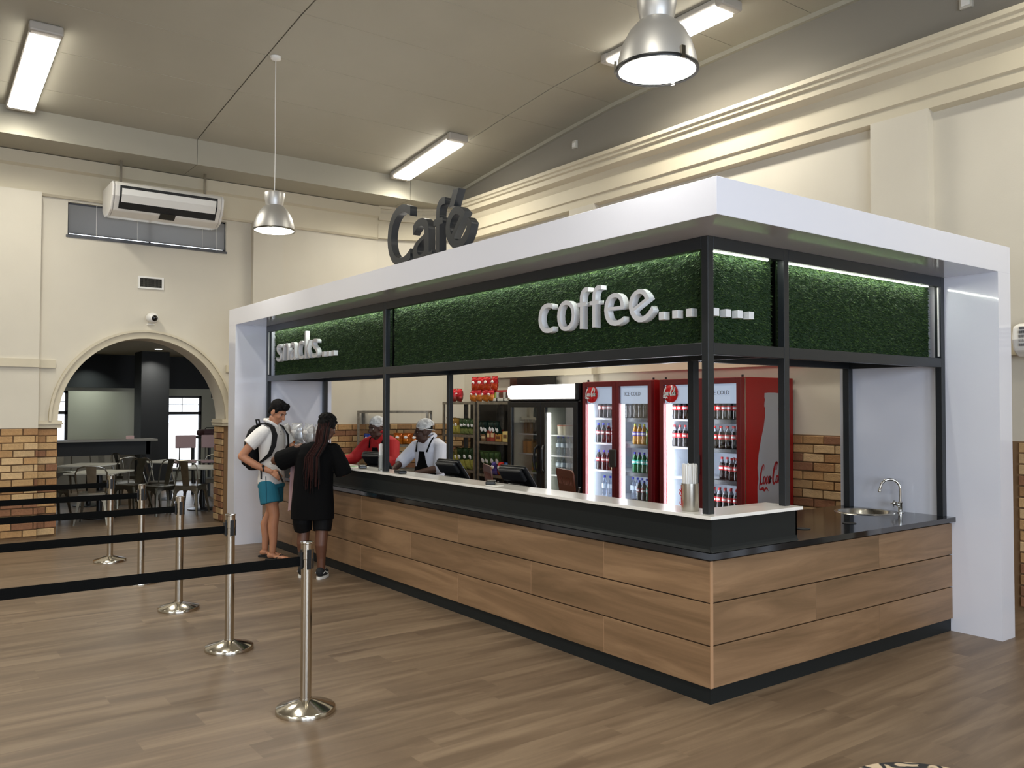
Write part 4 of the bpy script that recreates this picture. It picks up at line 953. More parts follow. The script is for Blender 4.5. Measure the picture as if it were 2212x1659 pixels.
bags('sweet_wrapper', ('#3a3660', '#8d8fa0'), [(-6.45 + i * .09, 3.38 + .05 * (i % 2), 1.772, random.uniform(-.8, .8)) for i in range(4)], 'silver and purple wrapper at the right end of the rack top', 'purple wrappers on the rack top', .12, .15, .07, tilt=.3, cat='sweets')
# boxes on the middle shelf of the right unit
for i, (x, w, h, c, lb) in enumerate(((-7.15, .12, .10, '#7a5a3e', 'brown carton at the left of the box row'), (-7.02, .09, .16, '#7c2a1e', 'tall dark red box in the box row'), (-6.91, .11, .17, '#9a3a2c', 'tall red-brown box in the box row'), (-6.77, .14, .11, '#b9853f', 'orange-tan box in the middle of the box row'), (-6.60, .12, .15, '#d6c07a', 'cream printed box in the box row'), (-6.47, .11, .11, '#5a4a36', 'dark brown box in the box row'), (-6.33, .14, .08, '#c9a68e', 'low pale pink box at the right end of the box row'))):
    m = MB(); m.box(-w / 2, w / 2, 0, .16, 0, h); o = simple('snack_box', lb, 'box', (x, 3.33, 1.192), m, mats=mat('sbox%d' % i, c, .5), bevel=.002)
    MB().box(-w * .35, w * .35, -.002, 0, h * .35, h * .7).build('print', mat('sbp%d' % i, ('#c9b08a', '#d9c08a', '#d2b48a', '#6a3a22', '#6a4a2a', '#b89a6a', '#efe2d2')[i], .5), o)
for i, (x, c, lb) in enumerate(((-6.86, '#4a3f8f', 'purple sweet packet at the bottom of the right rack'), (-6.70, '#c4281e', 'red sweet packet at the bottom of the right rack'), (-6.54, '#2f5a9a', 'blue and yellow sweet packet at the bottom of the right rack'))):
    o = bag_mesh('sweet_packet', .15, .19, .08, None, 30 + i, .35).build('sweet_packet', [foil('sw%d' % i, ('#6a5fae', '#d2572a', '#c9c04e')[i]), foil('swt%d' % i, c)], None, True); o.location = (x, 3.33, .712); tag(o, lb, 'sweets')
    m = MB(); m.ell((0, -.035, .11), (.04, .012, .03), 0, 10, 6); m.build('emblem', logo_white, o)
# ================================================================== THINGS ON THE COUNTER
paper = mat('paper', '#f1efe8', .7)
acry = glass_mat('acrylic', (.95, .97, .98), .12)
def straws(label, loc, r, h, hs, art):
    t = thing('straw_holder', label, 'straw holder', loc)
    if art:
        m = MB(); m.lathe([(r * .92, 0), (r, .012), (r, h), (r * .97, h), (r * .97, .015), (0, .014)], 36, cap=False); m.build('canister', mat('brushed_tin', '#b9b5ac', .3, .9), t, True)
        a0 = math.radians(-118); m = MB(); n = 8; vs = []; fs = []
        for i in range(n + 1):
            a = a0 - .42 + .84 * i / n
            for z in (.02, h - .008): vs.append(((r + .0012) * math.cos(a), (r + .0012) * math.sin(a), z))
        for i in range(n): fs.append((2 * i, 2 * i + 2, 2 * i + 3, 2 * i + 1))
        m.add(vs, fs); m.build('art_panel', mat('art_tan', '#a08a74', .4), t)
        a = a0 + .12; c = Vector((math.cos(a), math.sin(a), 0)); tt = Vector((-math.sin(a), math.cos(a), 0))
        Mx = Matrix((( 0, 0, 0, 0),) * 4); up = Vector((0, 0, 1)); M = Matrix.Identity(4)
        for i, col in enumerate((up, -tt, c)):
            for k in range(3): M[k][i] = col[k]
        M.translation = c * (r + .0024) + Vector((0, 0, .03)); script('logo_script', logo_red, t, M, .033, .036)
        a = a0 - .22; m = MB(); z = [(.004, .155), (.006, .13), (.011, .11), (.013, .085), (.010, .06), (.012, .03)]
        for s in (-1, 1): m.tube([((r + .002) * math.cos(a + s * w / r), (r + .002) * math.sin(a + s * w / r), zz) for w, zz in z], .0012, 4)
        m.build('bottle_outline', logo_dark, t)
    else:
        m = MB(); m.lathe([(r, 0), (r, h), (r * .95, h), (r * .95, .006), (0, .006)], 16, cap=False); m.build('canister', acry, t, True)
    sm = MB(); sm.tube([(0, 0, 0), (0, 0, hs)], .0032, 6); sme = sm.mesh('straw', mat('straw_white', '#f3f3f1', .5))
    rnd = random.Random(4); n = 70 if art else 24
    for i in range(n):
        rr = (r - .007) * math.sqrt((i + .5) / n); a = i * 2.39996
        o = bpy.data.objects.new('straw', sme); COL.objects.link(o); o.parent = t; o.location = (rr * math.cos(a), rr * math.sin(a), .016 + rnd.uniform(0, .012)); o.rotation_euler = (rnd.uniform(-.02, .02), rnd.uniform(-.02, .02), 0)
straws('brushed steel canister full of white straws beside the corner post', (-.222, .082, 1.078), .052, .165, .255, True)
straws('clear canister of white straws beside the second post', (-4.13, .075, 1.078), .036, .15, .235, False)
def pos(x, y, rz, label, first=None):
    if first: return dup(first, (x, y, .866), rz, label)
    t = thing('till_screen', label, 'till', (x, y, .866), rz, group='till screens on the counter')
    # screen leans: top edge towards the customers (-y), screen faces the staff (+y)
    m = MB(); m.rbox(-.15, .15, -.02, .02, -.115, .115, .012); M = Matrix.Translation((0, .02, .25)) @ Matrix.Rotation(math.radians(38), 4, 'X')
    m.v = [tuple(M @ Vector(v)) for v in m.v]; m.build('screen_casing', black, t)
    m = MB(); m.rbox(-.135, .135, -.058, -.02, -.005, .118, .015); m.v = [tuple(M @ Vector(v)) for v in m.v]; m.build('rear_hump', mat('till_black', '#1b1c1e', .45), t)
    m = MB(); m.box(-.135, .135, .0195, .0215, -.10, .10); m.v = [tuple(M @ Vector(v)) for v in m.v]; m.build('screen', mat('screen_dark', '#20262c', .1), t)
    m = MB(); m.prism([(-.12, 0), (.14, 0), (.10, .05), (.03, .20), (-.03, .20), (-.06, .05)], 0, -.07, .07); m.build('stand', black, t, bevel=.008)
    m = MB(); m.rbox(-.11, .11, -.13, .16, 0, .018, .006); m.build('foot', black, t)
    for k in range(3): m = MB(); m.box(-.05 + k * .03, -.035 + k * .03, -.024, -.019, -.05, -.043); m.v = [tuple(M @ Vector(v)) for v in m.v]; m.build('port', steel, t)
    return t
P0_ = pos(-3.42, .42, math.radians(8), 'black till screen seen from behind, next to the woman in white')
pos(-2.42, .42, math.radians(8), 'black till screen seen from behind, nearer the drinks fridges', P0_)
pos(-4.98, .45, math.radians(20), 'black till screen half hidden by the straws and second post', P0_)
def card_machine(x, y, rz, label):
    t = thing('card_machine', label, 'card machine', (x, y, 1.078), rz); m = MB(); m.rbox(-.038, .038, -.08, .08, 0, .03, .008); m.build('body', black, t)
    m = MB(); m.box(-.028, .028, .015, .06, .0295, .031); m.build('screen', mat('lcd', '#8a938c', .2), t)
    kb = MB(); kb.box(-.006, .006, -.005, .005, .029, .033); kme = kb.mesh('key', gun)
    for i in range(3):
        for j in range(4): o = bpy.data.objects.new('key', kme); COL.objects.link(o); o.parent = t; o.location = (-.018 + i * .018, -.06 + j * .016, 0)
    return t
card_machine(-4.52, .06, 1.2, 'black card machine on the counter between the customer and the straws')
card_machine(-3.72, .05, 1.35, 'small black card machine in front of the woman in white')
card_machine(-2.33, .10, .9, 'black card machine in front of the till nearest the fridges')
card_machine(-5.75, .07, 1.1, 'black card machine on the counter behind the customer in black')
t = thing('paper_slip', 'white and green paper slip on the counter by the card machine', 'paper', (-4.72, .10, 1.078), .5); m = MB(); m.box(-.1, .1, -.07, .07, 0, .003); m.build('sheet', paper, t); m = MB(); m.box(-.08, .0, -.06, .03, .003, .0042); m.build('print', mat('slip_green', '#9ccf94', .7), t)
t = thing('paper_slip', 'white receipt beneath the card machine nearest the fridges', 'paper', (-2.22, .06, 1.078), .3); m = MB(); m.box(-.06, .06, -.04, .04, 0, .002); m.build('sheet', paper, t)
# silver crisp packets on a clear riser at the far left end of the counter
t = thing('display_riser', 'clear riser holding the silver crisp packets on the counter', 'riser', (-6.2, .10, 1.078))
m = MB(); m.box(-.62, .72, -.1, .12, .185, .193); m.build('shelf', acry, t)
for x in (-.61, .70): m = MB(); m.box(x, x + .01, -.1, .12, 0, .185); m.build('side', acry, t)
bags('silver_crisp_packet', ('#b9bcc0', '#d5d7da'), [(-6.60 + i * .185, .08 + .05 * (i % 2), 1.271, random.uniform(-.3, .3)) for i in range(7)], 'silver crisp packet on the clear riser beside the man', 'silver crisps on the counter', .19, .22, .11, split=.5)
bags('orange_crisp_packet', ('#d4681e', '#c4541a'), [(-6.70 + i * .2, .01, 1.271, .2 * i) for i in range(3)], 'orange crisp packet lying in front of the silver packets', 'orange crisps on the counter', .16, .07, .06)
# brown slotted chairs behind the counter
brown_p = mat('brown_plastic', '#6e3a26', .4)
def slot_chair(x, y, rz, label, first=None):
    if first: return dup(first, (x, y, 0), rz, label)
    t = thing('plastic_chair', label, 'chair', (x, y, 0), rz, group='brown slotted chairs behind the counter')
    out = [(-.20, .0), (.20, .0), (.235, .30), (.225, .33), (.20, .345), (-.20, .345), (-.225, .33), (-.235, .30)]
    holes = [[(-.17 + k * .0378 - .009, .20), (-.17 + k * .0378 + .009, .20), (-.17 + k * .0378 + .009, .265), (-.17 + k * .0378 + .005, .272), (-.17 + k * .0378 - .005, .272), (-.17 + k * .0378 - .009, .265)] for k in range(10)]
    mesh_obj('backrest', fill_mesh(out, holes, .014), brown_p, t, Matrix.Translation((0, -.20, .765)) @ Matrix.Rotation(math.radians(-8), 4, 'X') @ RX)
    m = MB(); m.rbox(-.22, .22, -.2, .22, .70, .735, .012); m.build('seat', brown_p, t)
    for sx in (-1, 1):
        for sy in (-1, 1): m = MB(); m.tube([(sx * .18, sy * .17, .70), (sx * .21, sy * .21, 0)], .013, 8); m.build('leg', gun, t)
        m = MB(); m.tube([(sx * .17, -.19, .70), (sx * .18, -.235, .95)], .012, 8); m.build('back_post', gun, t)
    return t
c0 = slot_chair(-3.95, 1.0, math.radians(155), 'brown slotted plastic chair behind the till by the woman in white')
slot_chair(-3.0, 1.24, math.radians(160), 'brown slotted plastic chair in front of the black fridge', c0)

# ================================================================== DINING FURNITURE
tin = mat('raw_steel', '#8d897e', .3, 1, var=.15, vscale=9)
def metal_chair(x, y, f, label, first=None, z=0):
    rz = math.atan2(-f[0], f[1])
    if first: o = dup(first, (x, y, z), rz, label); return o
    t = thing('metal_chair', label, 'chair', (x, y, z), rz, group='steel cafe chairs beyond the arch')
    m = MB(); m.rbox(-.18, .18, -.18, .18, .435, .452, .008); m.box(-.175, .175, -.175, .175, .40, .437); m.build('seat', tin, t)
    for sx in (-1, 1):
        for sy in (-1, 1):
            a = (sx * .155, sy * .155); b = (sx * .215, sy * (.215 if sy > 0 else .25)); m = MB()
            m.add([(a[0] - .022, a[1] - .022, .42), (a[0] + .022, a[1] - .022, .42), (a[0] + .022, a[1] + .022, .42), (a[0] - .022, a[1] + .022, .42), (b[0] - .011, b[1] - .011, 0), (b[0] + .011, b[1] - .011, 0), (b[0] + .011, b[1] + .011, 0), (b[0] - .011, b[1] + .011, 0)], [(0, 1, 2, 3), (7, 6, 5, 4), (0, 4, 5, 1), (1, 5, 6, 2), (2, 6, 7, 3), (3, 7, 4, 0)]); m.build('leg', tin, t)
    ap = [(-.165, .42), (.165, .42), (.19, .20), (.165, .30), (.10, .37), (0, .385), (-.10, .37), (-.165, .30), (-.19, .20)]
    for sy in (-1, 1): m = MB(); m.prism(ap, 1, sy * .185 - .003, sy * .185 + .003); m.build('apron', tin, t)
    for sx in (-1, 1): m = MB(); m.prism(ap, 0, sx * .185 - .003, sx * .185 + .003); m.build('apron', tin, t)
    pts = [(-.175, -.16, .44), (-.20, -.20, .60), (-.205, -.235, .74), (-.17, -.255, .81), (-.09, -.265, .838), (0, -.268, .842), (.09, -.265, .838), (.17, -.255, .81), (.205, -.235, .74), (.20, -.20, .60), (.175, -.16, .44)]
    m = MB(); m.tube(pts, .0105, 8); m.build('back_hoop', tin, t, True)
    m = MB(); m.add([(-.052, -.168, .45), (.052, -.168, .45), (.068, -.262, .835), (-.068, -.262, .835), (-.052, -.164, .45), (.052, -.164, .45), (.068, -.258, .835), (-.068, -.258, .835)], [(0, 1, 2, 3), (7, 6, 5, 4), (0, 4, 5, 1), (1, 5, 6, 2), (2, 6, 7, 3), (3, 7, 4, 0)]); m.build('back_splat', tin, t)
    return t
mc = metal_chair(-10.27, -1.35, (-.94, .33), 'steel cafe chair with its back to us at the front left table')
for (x, y, f, lb) in ((-11.15, -1.78, (.5, .85), 'steel cafe chair at the left of the front left table, by the brick jamb'), (-11.30, -.62, (.65, -.76), 'steel cafe chair at the far right side of the front left table'),
                      (-10.85, -.33, (.45, -.89), 'steel cafe chair turned sideways just right of the front left table'), (-12.25, -.62, (-.8, -.4), 'steel cafe chair at the near side of the rear left table'),
                      (-13.15, -.25, (.6, .8), 'steel cafe chair left of the rear right table, in front of the black pillar'), (-11.55, -.12, (.5, .8), 'steel cafe chair at the left side of the front right table'),
                      (-10.66, .12, (-.76, .64), 'steel cafe chair with its back to us at the front right table'), (-11.75, .78, (.7, -.5), 'steel cafe chair between the two right-hand tables'),
                      (-10.95, 1.02, (-.2, -.95), 'steel cafe chair at the right of the front right table, beside the jamb'), (-14.9, -1.05, (.95, .1), 'steel chair under the bar counter, left one'), (-14.75, -.35, (.95, .1), 'steel chair under the bar counter, right one')):
    metal_chair(x, y, f, lb, mc)
tt_m = mat('table_top_white', '#dedccf', .35)
def cafe_table(x, y, a, label, first=None):
    if first: return dup(first, (x, y, 0), math.radians(a), label)
    t = thing('cafe_table', label, 'table', (x, y, 0), math.radians(a), group='white-topped cafe tables beyond the arch')
    m = MB(); m.rbox(-.35, .35, -.41, .41, .675, .70, .006); m.build('tabletop', tt_m, t)
    m = MB(); m.lathe([(.04, .03), (.04, .66), (.12, .675)], 16); m.build('column', black, t, True)
    m = MB(); m.lathe([(.24, 0), (.24, .012), (.05, .035)], 24); m.build('foot', black, t, True); return t
tb = cafe_table(-10.90, -1.16, 54, 'white-topped square table at the front left beyond the arch')
cafe_table(-12.73, -.99, 54, 'white-topped square table behind the front left one', tb)
cafe_table(-13.0, .41, 36, 'white-topped square table at the rear right, near the window', tb)
cafe_table(-11.10, .44, 48, 'white-topped square table at the front right, beside the jamb', tb)
t = thing('high_table', 'dark high table by the dining room window', 'table', (-13.4, 1.4, 0), .3)
m = MB(); m.box(-.30, .30, -.42, .42, 1.085, 1.12); m.build('tabletop', dark, t)
for sx in (-1, 1):
    for sy in (-1, 1): m = MB(); m.box(sx * .26 - .02, sx * .26 + .02, sy * .37 - .02, sy * .37 + .02, 0, 1.085); m.build('leg', dark, t)
m = MB(); m.rbox(-.14, .14, -.27, .27, 0, .13, .05); o = m.build('holdall', mat('maroon_bag', '#3a1d1d', .7, bump=.4, bscale=25), None, True); o.location = (-13.45, 1.3, 1.12); o.rotation_euler = (0, 0, .3); tag(o, 'dark maroon bag lying on the high table by the window', 'bag')
m = MB(); m.tube([(-.1, -.1, .12), (-.05, -.1, .16), (.05, .1, .16), (.1, .1, .12)], .008, 6); m.build('strap', black_soft, o)
pink = mat('pink_board', '#a58b8c', .6)
for (x, y, lb) in ((-12.35, .50, 'pink-backed high stool, left one at the high table'), (-12.25, .92, 'pink-backed high stool, right one at the high table')):
    t = thing('high_stool', lb, 'stool', (x, y, 0), math.radians(75), 'pink-backed stools'); m = MB(); m.rbox(-.17, .17, -.012, .012, .95, 1.18, .01); m.build('backrest', pink, t); m = MB(); m.rbox(-.18, .18, -.36, .0, .70, .74, .012); m.build('seat', pink, t)
    for sx in (-1, 1):
        for yy in (-.32, -.02): m = MB(); m.tube([(sx * .13, yy, .70), (sx * .19, yy * 1.15, 0)], .013, 8); m.build('leg', gun, t)
        m = MB(); m.tube([(sx * .1, -.02, .70), (sx * .1, .0, 1.0)], .010, 8); m.build('back_post', gun, t)
# ================================================================== PEOPLE
def fuse(name, mb, vox, m, parent, it=3, fac=.5):
    o = mb.build('tmp', m); r = o.modifiers.new('r', 'REMESH'); r.mode = 'VOXEL'; r.voxel_size = vox; r.use_smooth_shade = True
    s = o.modifiers.new('s', 'SMOOTH'); s.factor = fac; s.iterations = it
    dg = bpy.context.evaluated_depsgraph_get(); me = bpy.data.meshes.new_from_object(o.evaluated_get(dg)); bpy.data.objects.remove(o)
    me.name = name; me.materials.clear(); me.materials.append(m); me.polygons.foreach_set('use_smooth', [True] * len(me.polygons))
    q = bpy.data.objects.new(name, me); COL.objects.link(q); q.parent = parent; return q
def chain(mb, pts, rs, n=14):
    mb.tube(pts, rs, n)
    for p, r in zip(pts, rs): mb.ell(p, r * .985, 0, n, 8)
def loft(mb, rings, n=24):     # rings: (x, y, z, rx, ry)
    vs = []; fs = []
    for (x, y, z, rx, ry) in rings:
        for k in range(n): a = 2 * PI * k / n; c, s = math.cos(a), math.sin(a); e = .85; vs.append((x + rx * abs(c) ** e * (1 if c > 0 else -1), y + ry * abs(s) ** e * (1 if s > 0 else -1), z))
    for i in range(len(rings) - 1):
        for k in range(n): k2 = (k + 1) % n; fs.append((i * n + k, i * n + k2, (i + 1) * n + k2, (i + 1) * n + k))
    fs.append(tuple(range(n - 1, -1, -1))); fs.append(tuple((len(rings) - 1) * n + k for k in range(n))); mb.add(vs, fs)
def hand(mb, wrist, d, nrm, side, curl=.6, k=1.0):
    """palm, four fingers of different length and a thumb; d = pointing direction, nrm = back of the hand, side = +1 thumb to d x nrm"""
    w = Vector(wrist); d = Vector(d).normalized(); nrm = Vector(nrm); nrm = (nrm - d * nrm.dot(d)).normalized(); s = d.cross(nrm) * side
    for i in range(4):
        off = s * (.030 - .0195 * i) * k; ln = (.074, .082, .076, .060)[i] * k
        a = w + off * .6 + d * .02 * k; b = w + off + d * .085 * k
        chain(mb, [a, b], [.0125 * k, .0115 * k], 8)
        p = b; ang = 0; pts = [b]
        for j in range(3): ang += curl * (.5, .8, .7)[j]; p = p + (d * math.cos(ang) - nrm * math.sin(ang)) * ln * (.45, .32, .23)[j]; pts.append(p)
        chain(mb, pts, [.0100 * k, .0092 * k, .0085 * k, .0072 * k], 8)
    a = w + s * .018 * k + d * .018 * k; b = a + (s * .75 + d * .55 - nrm * .3).normalized() * .042 * k; c = b + (s * .25 + d * .85 - nrm * .5).normalized() * .032 * k; e = c + (d * .8 - nrm * .7 - s * .1).normalized() * .024 * k
    chain(mb, [a, b, c, e], [.0145 * k, .0125 * k, .0105 * k, .0085 * k], 8)
def head(mb, M, k=.97, fem=False):
    o = MB(); e = o.ell
    e((0, -.015, .035), (.076, .097, .093), 0, 20, 14); e((0, .022, -.035), (.060 if not fem else .062, .068, .080), 0, 18, 12)
    e((0, .048, -.098), (.033, .030, .024), 0, 12, 8); e((0, .068, .022), (.052, .022, .014), 0, 12, 8)
    o.tube([(0, .080, .012), (0, .100, -.014), (0, .109, -.034)], [.009, .012, .015], 10); e((0, .106, -.036), (.017, .014, .011), 0, 10, 8)
    e((0, .083, -.068), (.026, .014, .010), 0, 12, 8); e((0, .080, -.078), (.022, .014, .008), 0, 12, 8)
    for s in (-1, 1):
        e((s * .076, -.012, -.012), (.011, .026, .034), 0, 10, 8); e((s * .038, .055, -.03), (.026, .028, .024), 0, 10, 8); e((s * .045, .0, -.085), (.022, .045, .028), 0, 10, 8)
    mb.add([M @ (Vector(v) * k) for v in o.v], o.f)
def face_parts(parent, M, k, iris='#2a1a10', brow='#120c09', lip='#7a4a3e'):
    ew = mat('eye_white', '#b5aea4', .5); im = mat('iris_' + iris, iris, .2); bm_ = mat('hair_' + brow, brow, .7); lm = mat('lip_' + lip, lip, .5)
    for s in (-1, 1):
        m = MB(); m.ell((s * .031, .0705, .001), .0112, 0, 12, 8); m.v = [tuple(M @ (Vector(v) * k)) for v in m.v]; eo = m.build('eye', ew, parent, True)
        m = MB(); m.ell((s * .031, .0795, .001), (.006, .0035, .006), 0, 10, 6); m.v = [tuple(M @ (Vector(v) * k)) for v in m.v]; m.build('iris', im, eo, True)
        m = MB(); m.tube([(s * .014, .087, .020), (s * .032, .086, .027), (s * .050, .074, .021)], [.003, .004, .002], 6); m.v = [tuple(M @ (Vector(v) * k)) for v in m.v]; m.build('eyebrow', bm_, parent, True)
        m = MB(); m.tube([(s * .018, .079, .009), (s * .032, .0805, .012), (s * .045, .074, .007)], [.003, .004, .002], 6); m.v = [tuple(M @ (Vector(v) * k)) for v in m.v]; m.build('eyelid', bm_, parent, True)
    m = MB(); m.tube([(-.022, .086, -.072), (-.01, .0945, -.0705), (0, .0955, -.072), (.01, .0945, -.0705), (.022, .086, -.072)], [.002, .0042, .0045, .0042, .002], 8); m.v = [tuple(M @ (Vector(v) * k)) for v in m.v]; m.build('mouth', lm, parent, True)
def T(p, rx=0, ry=0, rz=0): return Matrix.Translation(p) @ Matrix.Rotation(rz, 4, 'Z') @ Matrix.Rotation(ry, 4, 'Y') @ Matrix.Rotation(rx, 4, 'X')
def head_rz(f): return math.atan2(-f[0], f[1])
RAD = math.radians
skin_l = mat('skin_fair', '#b98263', .55, var=.05, vscale=14, sub=.05); skin_b = mat('skin_brown', '#5d3a28', .5, var=.06, vscale=14); skin_d = mat('skin_dark', '#4b3126', .6, var=.06, vscale=14)
cloth_w = mat('white_pique', '#e2dfdb', .85, bump=.25, bscale=16); cloth_w2 = mat('white_cotton', '#dfe0ea', .85, bump=.35, bscale=12)
teal = mat('teal_cotton', '#1f6f86', .8, bump=.3, bscale=18); blk = mat('black_cotton', '#060607', .9, spec=.15, bump=.25, bscale=10); redc = mat('red_chef_cotton', '#b3161c', .75, bump=.4, bscale=11); hairm = mat('hair_black', '#0a0807', .75, spec=.2, bump=.5, bscale=70)
nyl = mat('backpack_nylon', '#0b0b0c', .7, spec=.25, bump=.2, bscale=60)

# ---- man in the white polo shirt
mf = (.77, .64); MR = head_rz(mf); ML = (-6.0, -.32, 0)
p = thing('person', 'man in white polo shirt and teal shorts with a black backpack, looking down', 'person', ML, MR)
b = MB()
for s, dy in ((1, .09), (-1, -.10)):
    x = s * .085
    chain(b, [(s * .082, 0, .90), (s * .093, dy * .3 + .015, .70), (x, dy * .75 + .02, .50), (x, dy - .018, .37), (x, dy - .012, .22), (x, dy - .02, .10)], [.078, .078, .056, .056, .042, .035])
    chain(b, [(x, dy - .055, .052), (x, dy - .02, .06)], [.030, .034]); b.ell((x + s * .004, dy + .07, .042), (.040, .085, .024), 0, 14, 8); b.ell((x + s * .008, dy + .135, .035), (.042, .045, .016), 0, 12, 8)
    for i in range(5): b.ell((x + s * (-.026 + .0145 * i), dy + .172 - .008 * i, .031), (.0085 + (.004 if i == 0 else 0), .02, .009), 0, 8, 6)
loft(b, [(0, 0, .84, .15, .10), (0, 0, .95, .15, .10), (0, 0, 1.10, .135, .09), (0, 0, 1.25, .155, .10), (0, -.005, 1.38, .165, .10), (0, -.01, 1.46, .12, .07)])
chain(b, [(0, -.02, 1.44), (0, .03, 1.54)], [.062, .056])
MH = T((0, .075, 1.635), RAD(-32), 0, RAD(-6)); head(b, MH, 1.0)
chain(b, [(.175, -.01, 1.42), (.25, -.11, 1.28), (.275, -.205, 1.15)], [.058, .048, .043]); chain(b, [(.275, -.205, 1.15), (.245, -.06, 1.06), (.195, .10, .985)], [.044, .042, .028])
hand(b, (.195, .10, .985), (-.35, .75, -.50), (.75, .35, .45), -1, .75)
chain(b, [(-.175, .0, 1.42), (-.23, .08, 1.29), (-.225, .17, 1.17)], [.056, .047, .042]); chain(b, [(-.225, .17, 1.17), (-.18, .215, 1.09), (-.125, .225, 1.01)], [.042, .040, .027])
hand(b, (-.125, .225, 1.01), (.25, .05, -.95), (-.25, .95, .1), 1, .8)
fuse('body', b, .0065, skin_l, p, 3)
face_parts(p, MH, 1.0, '#3a2718', '#17100c', '#8a5347')
h = MB(); o = MB(); o.ell((0, -.022, .052), (.083, .100, .088), 0, 20, 14); o.ell((0, .045, .098), (.062, .052, .034), 0, 14, 10); o.ell((.01, .075, .088), (.05, .028, .026), 0, 12, 8); o.ell((0, -.075, -.02), (.066, .036, .055), 0, 14, 10)
for s in (-1, 1): o.ell((s * .073, .022, .03), (.010, .022, .038), 0, 8, 8); o.ell((s * .070, -.045, .0), (.016, .035, .05), 0, 8, 8)
for i in range(16): a = i * 2.4; o.ell((.05 * math.cos(a), .03 + .045 * math.sin(a), .112 + .012 * math.sin(i * 3.1)), (.018, .022, .014), 0, 8, 6)
h.add([MH @ (Vector(v) * 1.0) for v in o.v], o.f); fuse('hair', h, .006, hairm, p, 2)
c = MB(); loft(c, [(0, .0, .835, .178, .128), (0, 0, .90, .176, .126), (0, 0, 1.0, .162, .118), (0, 0, 1.12, .158, .112), (0, 0, 1.27, .178, .122), (0, -.005, 1.38, .188, .120), (0, -.01, 1.455, .150, .094), (0, -.005, 1.49, .085, .075)])
c.tube([(.13, 0, 1.43), (.19, -.03, 1.39), (.262, -.125, 1.27)], [.075, .080, .080], 16); c.tube([(-.13, 0, 1.43), (-.185, .02, 1.40), (-.235, .085, 1.27)], [.075, .078, .076], 16)
for i in range(9): z = .93 + i * .035; c.tube([(-.10 + .05 * math.sin(i * 2), .112, z), (.02, .122, z + .02 * math.cos(i)), (.15, .075, z + .035)], [.004, .008, .004], 6)
polo = fuse('polo_shirt', c, .0085, cloth_w, p, 3)
m = MB(); m.tube([(-.02, .078, 1.475), (-.062, .045, 1.505), (-.075, -.01, 1.53), (-.04, -.065, 1.545), (.04, -.065, 1.545), (.075, -.01, 1.53), (.062, .045, 1.505), (.02, .078, 1.475)], [.012, .02, .022, .022, .022, .022, .02, .012], 8); m.build('collar', cloth_w, polo, True)
for z in (1.455, 1.42, 1.385): m = MB(); m.ell((.012, .112 + (1.455 - z) * .15, z), (.006, .004, .006), 0, 8, 6); m.build('button', black, polo)
m = MB(); m.box(-.006, .026, .108, .116, 1.37, 1.47); m.build('placket', cloth_w, polo)
c = MB(); loft(c, [(0, 0, .94, .160, .112), (0, 0, .88, .168, .122), (0, 0, .80, .172, .13)])
for s, dy in ((1, .09), (-1, -.10)): c.tube([(s * .085, 0, .87), (s * .09, dy * .2, .76), (s * .098, dy * .42 + .012, .63)], [.10, .108, .112], 18)
sh = fuse('shorts', c, .009, teal, p, 3)
m = MB(); m.tube([(.175, .03, .93), (.196, .05, .78), (.205, .06, .65)], .004, 6); m.build('side_seam', mat('seam_teal', '#12475a', .8), sh)
for s, dy in ((1, .09), (-1, -.10)):
    m = MB(); x = s * .088; m.prism([(x - .036, dy - .09), (x + .036, dy - .09), (x + .05, dy + .05), (x + .052, dy + .13), (x + .02, dy + .195), (x - .03, dy + .195), (x - .046, dy + .12), (x - .04, dy + .05)], 2, 0, .02); f_ = m.build('flip_flop', black_soft, p, bevel=.004)
    m = MB(); m.tube([(x - .044, dy + .03, .02), (x - .02, dy + .09, .066), (x - .004, dy + .14, .05), (x + .018, dy + .09, .066), (x + .05, dy + .03, .02)], .006, 6); m.build('strap', black_soft, f_)
m = MB(); q = T((.222, .028, 1.022), 0, 0, 0); m.tube([Vector((.222, .028, 1.022)) + .033 * (Vector((.42, .0, .9)).normalized() * math.cos(a) + Vector((.75, .45, -.35)).normalized() * math.sin(a)) for a in [2 * PI * k / 16 for k in range(16)]], .008, 6, closed=True); wt = m.build('wristwatch', black, p, True)
m = MB(); m.ell((.246, .040, 1.046), (.017, .017, .014), 0, 12, 8); m.build('dial', mat('watch_glass', '#101113', .1), wt, True)
m = MB(); m.tube([Vector((-.132, .224, 1.022)) + .031 * (Vector((.9, 0, .3)).normalized() * math.cos(a) + Vector((.0, .95, .1)).normalized() * math.sin(a)) for a in [2 * PI * k / 14 for k in range(14)]], .004, 6, closed=True); m.build('bracelet', mat('bracelet_brown', '#4a2c1e', .7), p, True)
o = MB().rbox(-.045, .045, -.008, .008, -.06, .06, .006).build('wallet', black_soft); o.matrix_world = Matrix.Translation(ML) @ Matrix.Rotation(MR, 4, 'Z') @ T((.13, .185, .925), RAD(25), RAD(15), RAD(40)); tag(o, 'black wallet in the right hand of the man in the polo shirt', 'wallet')
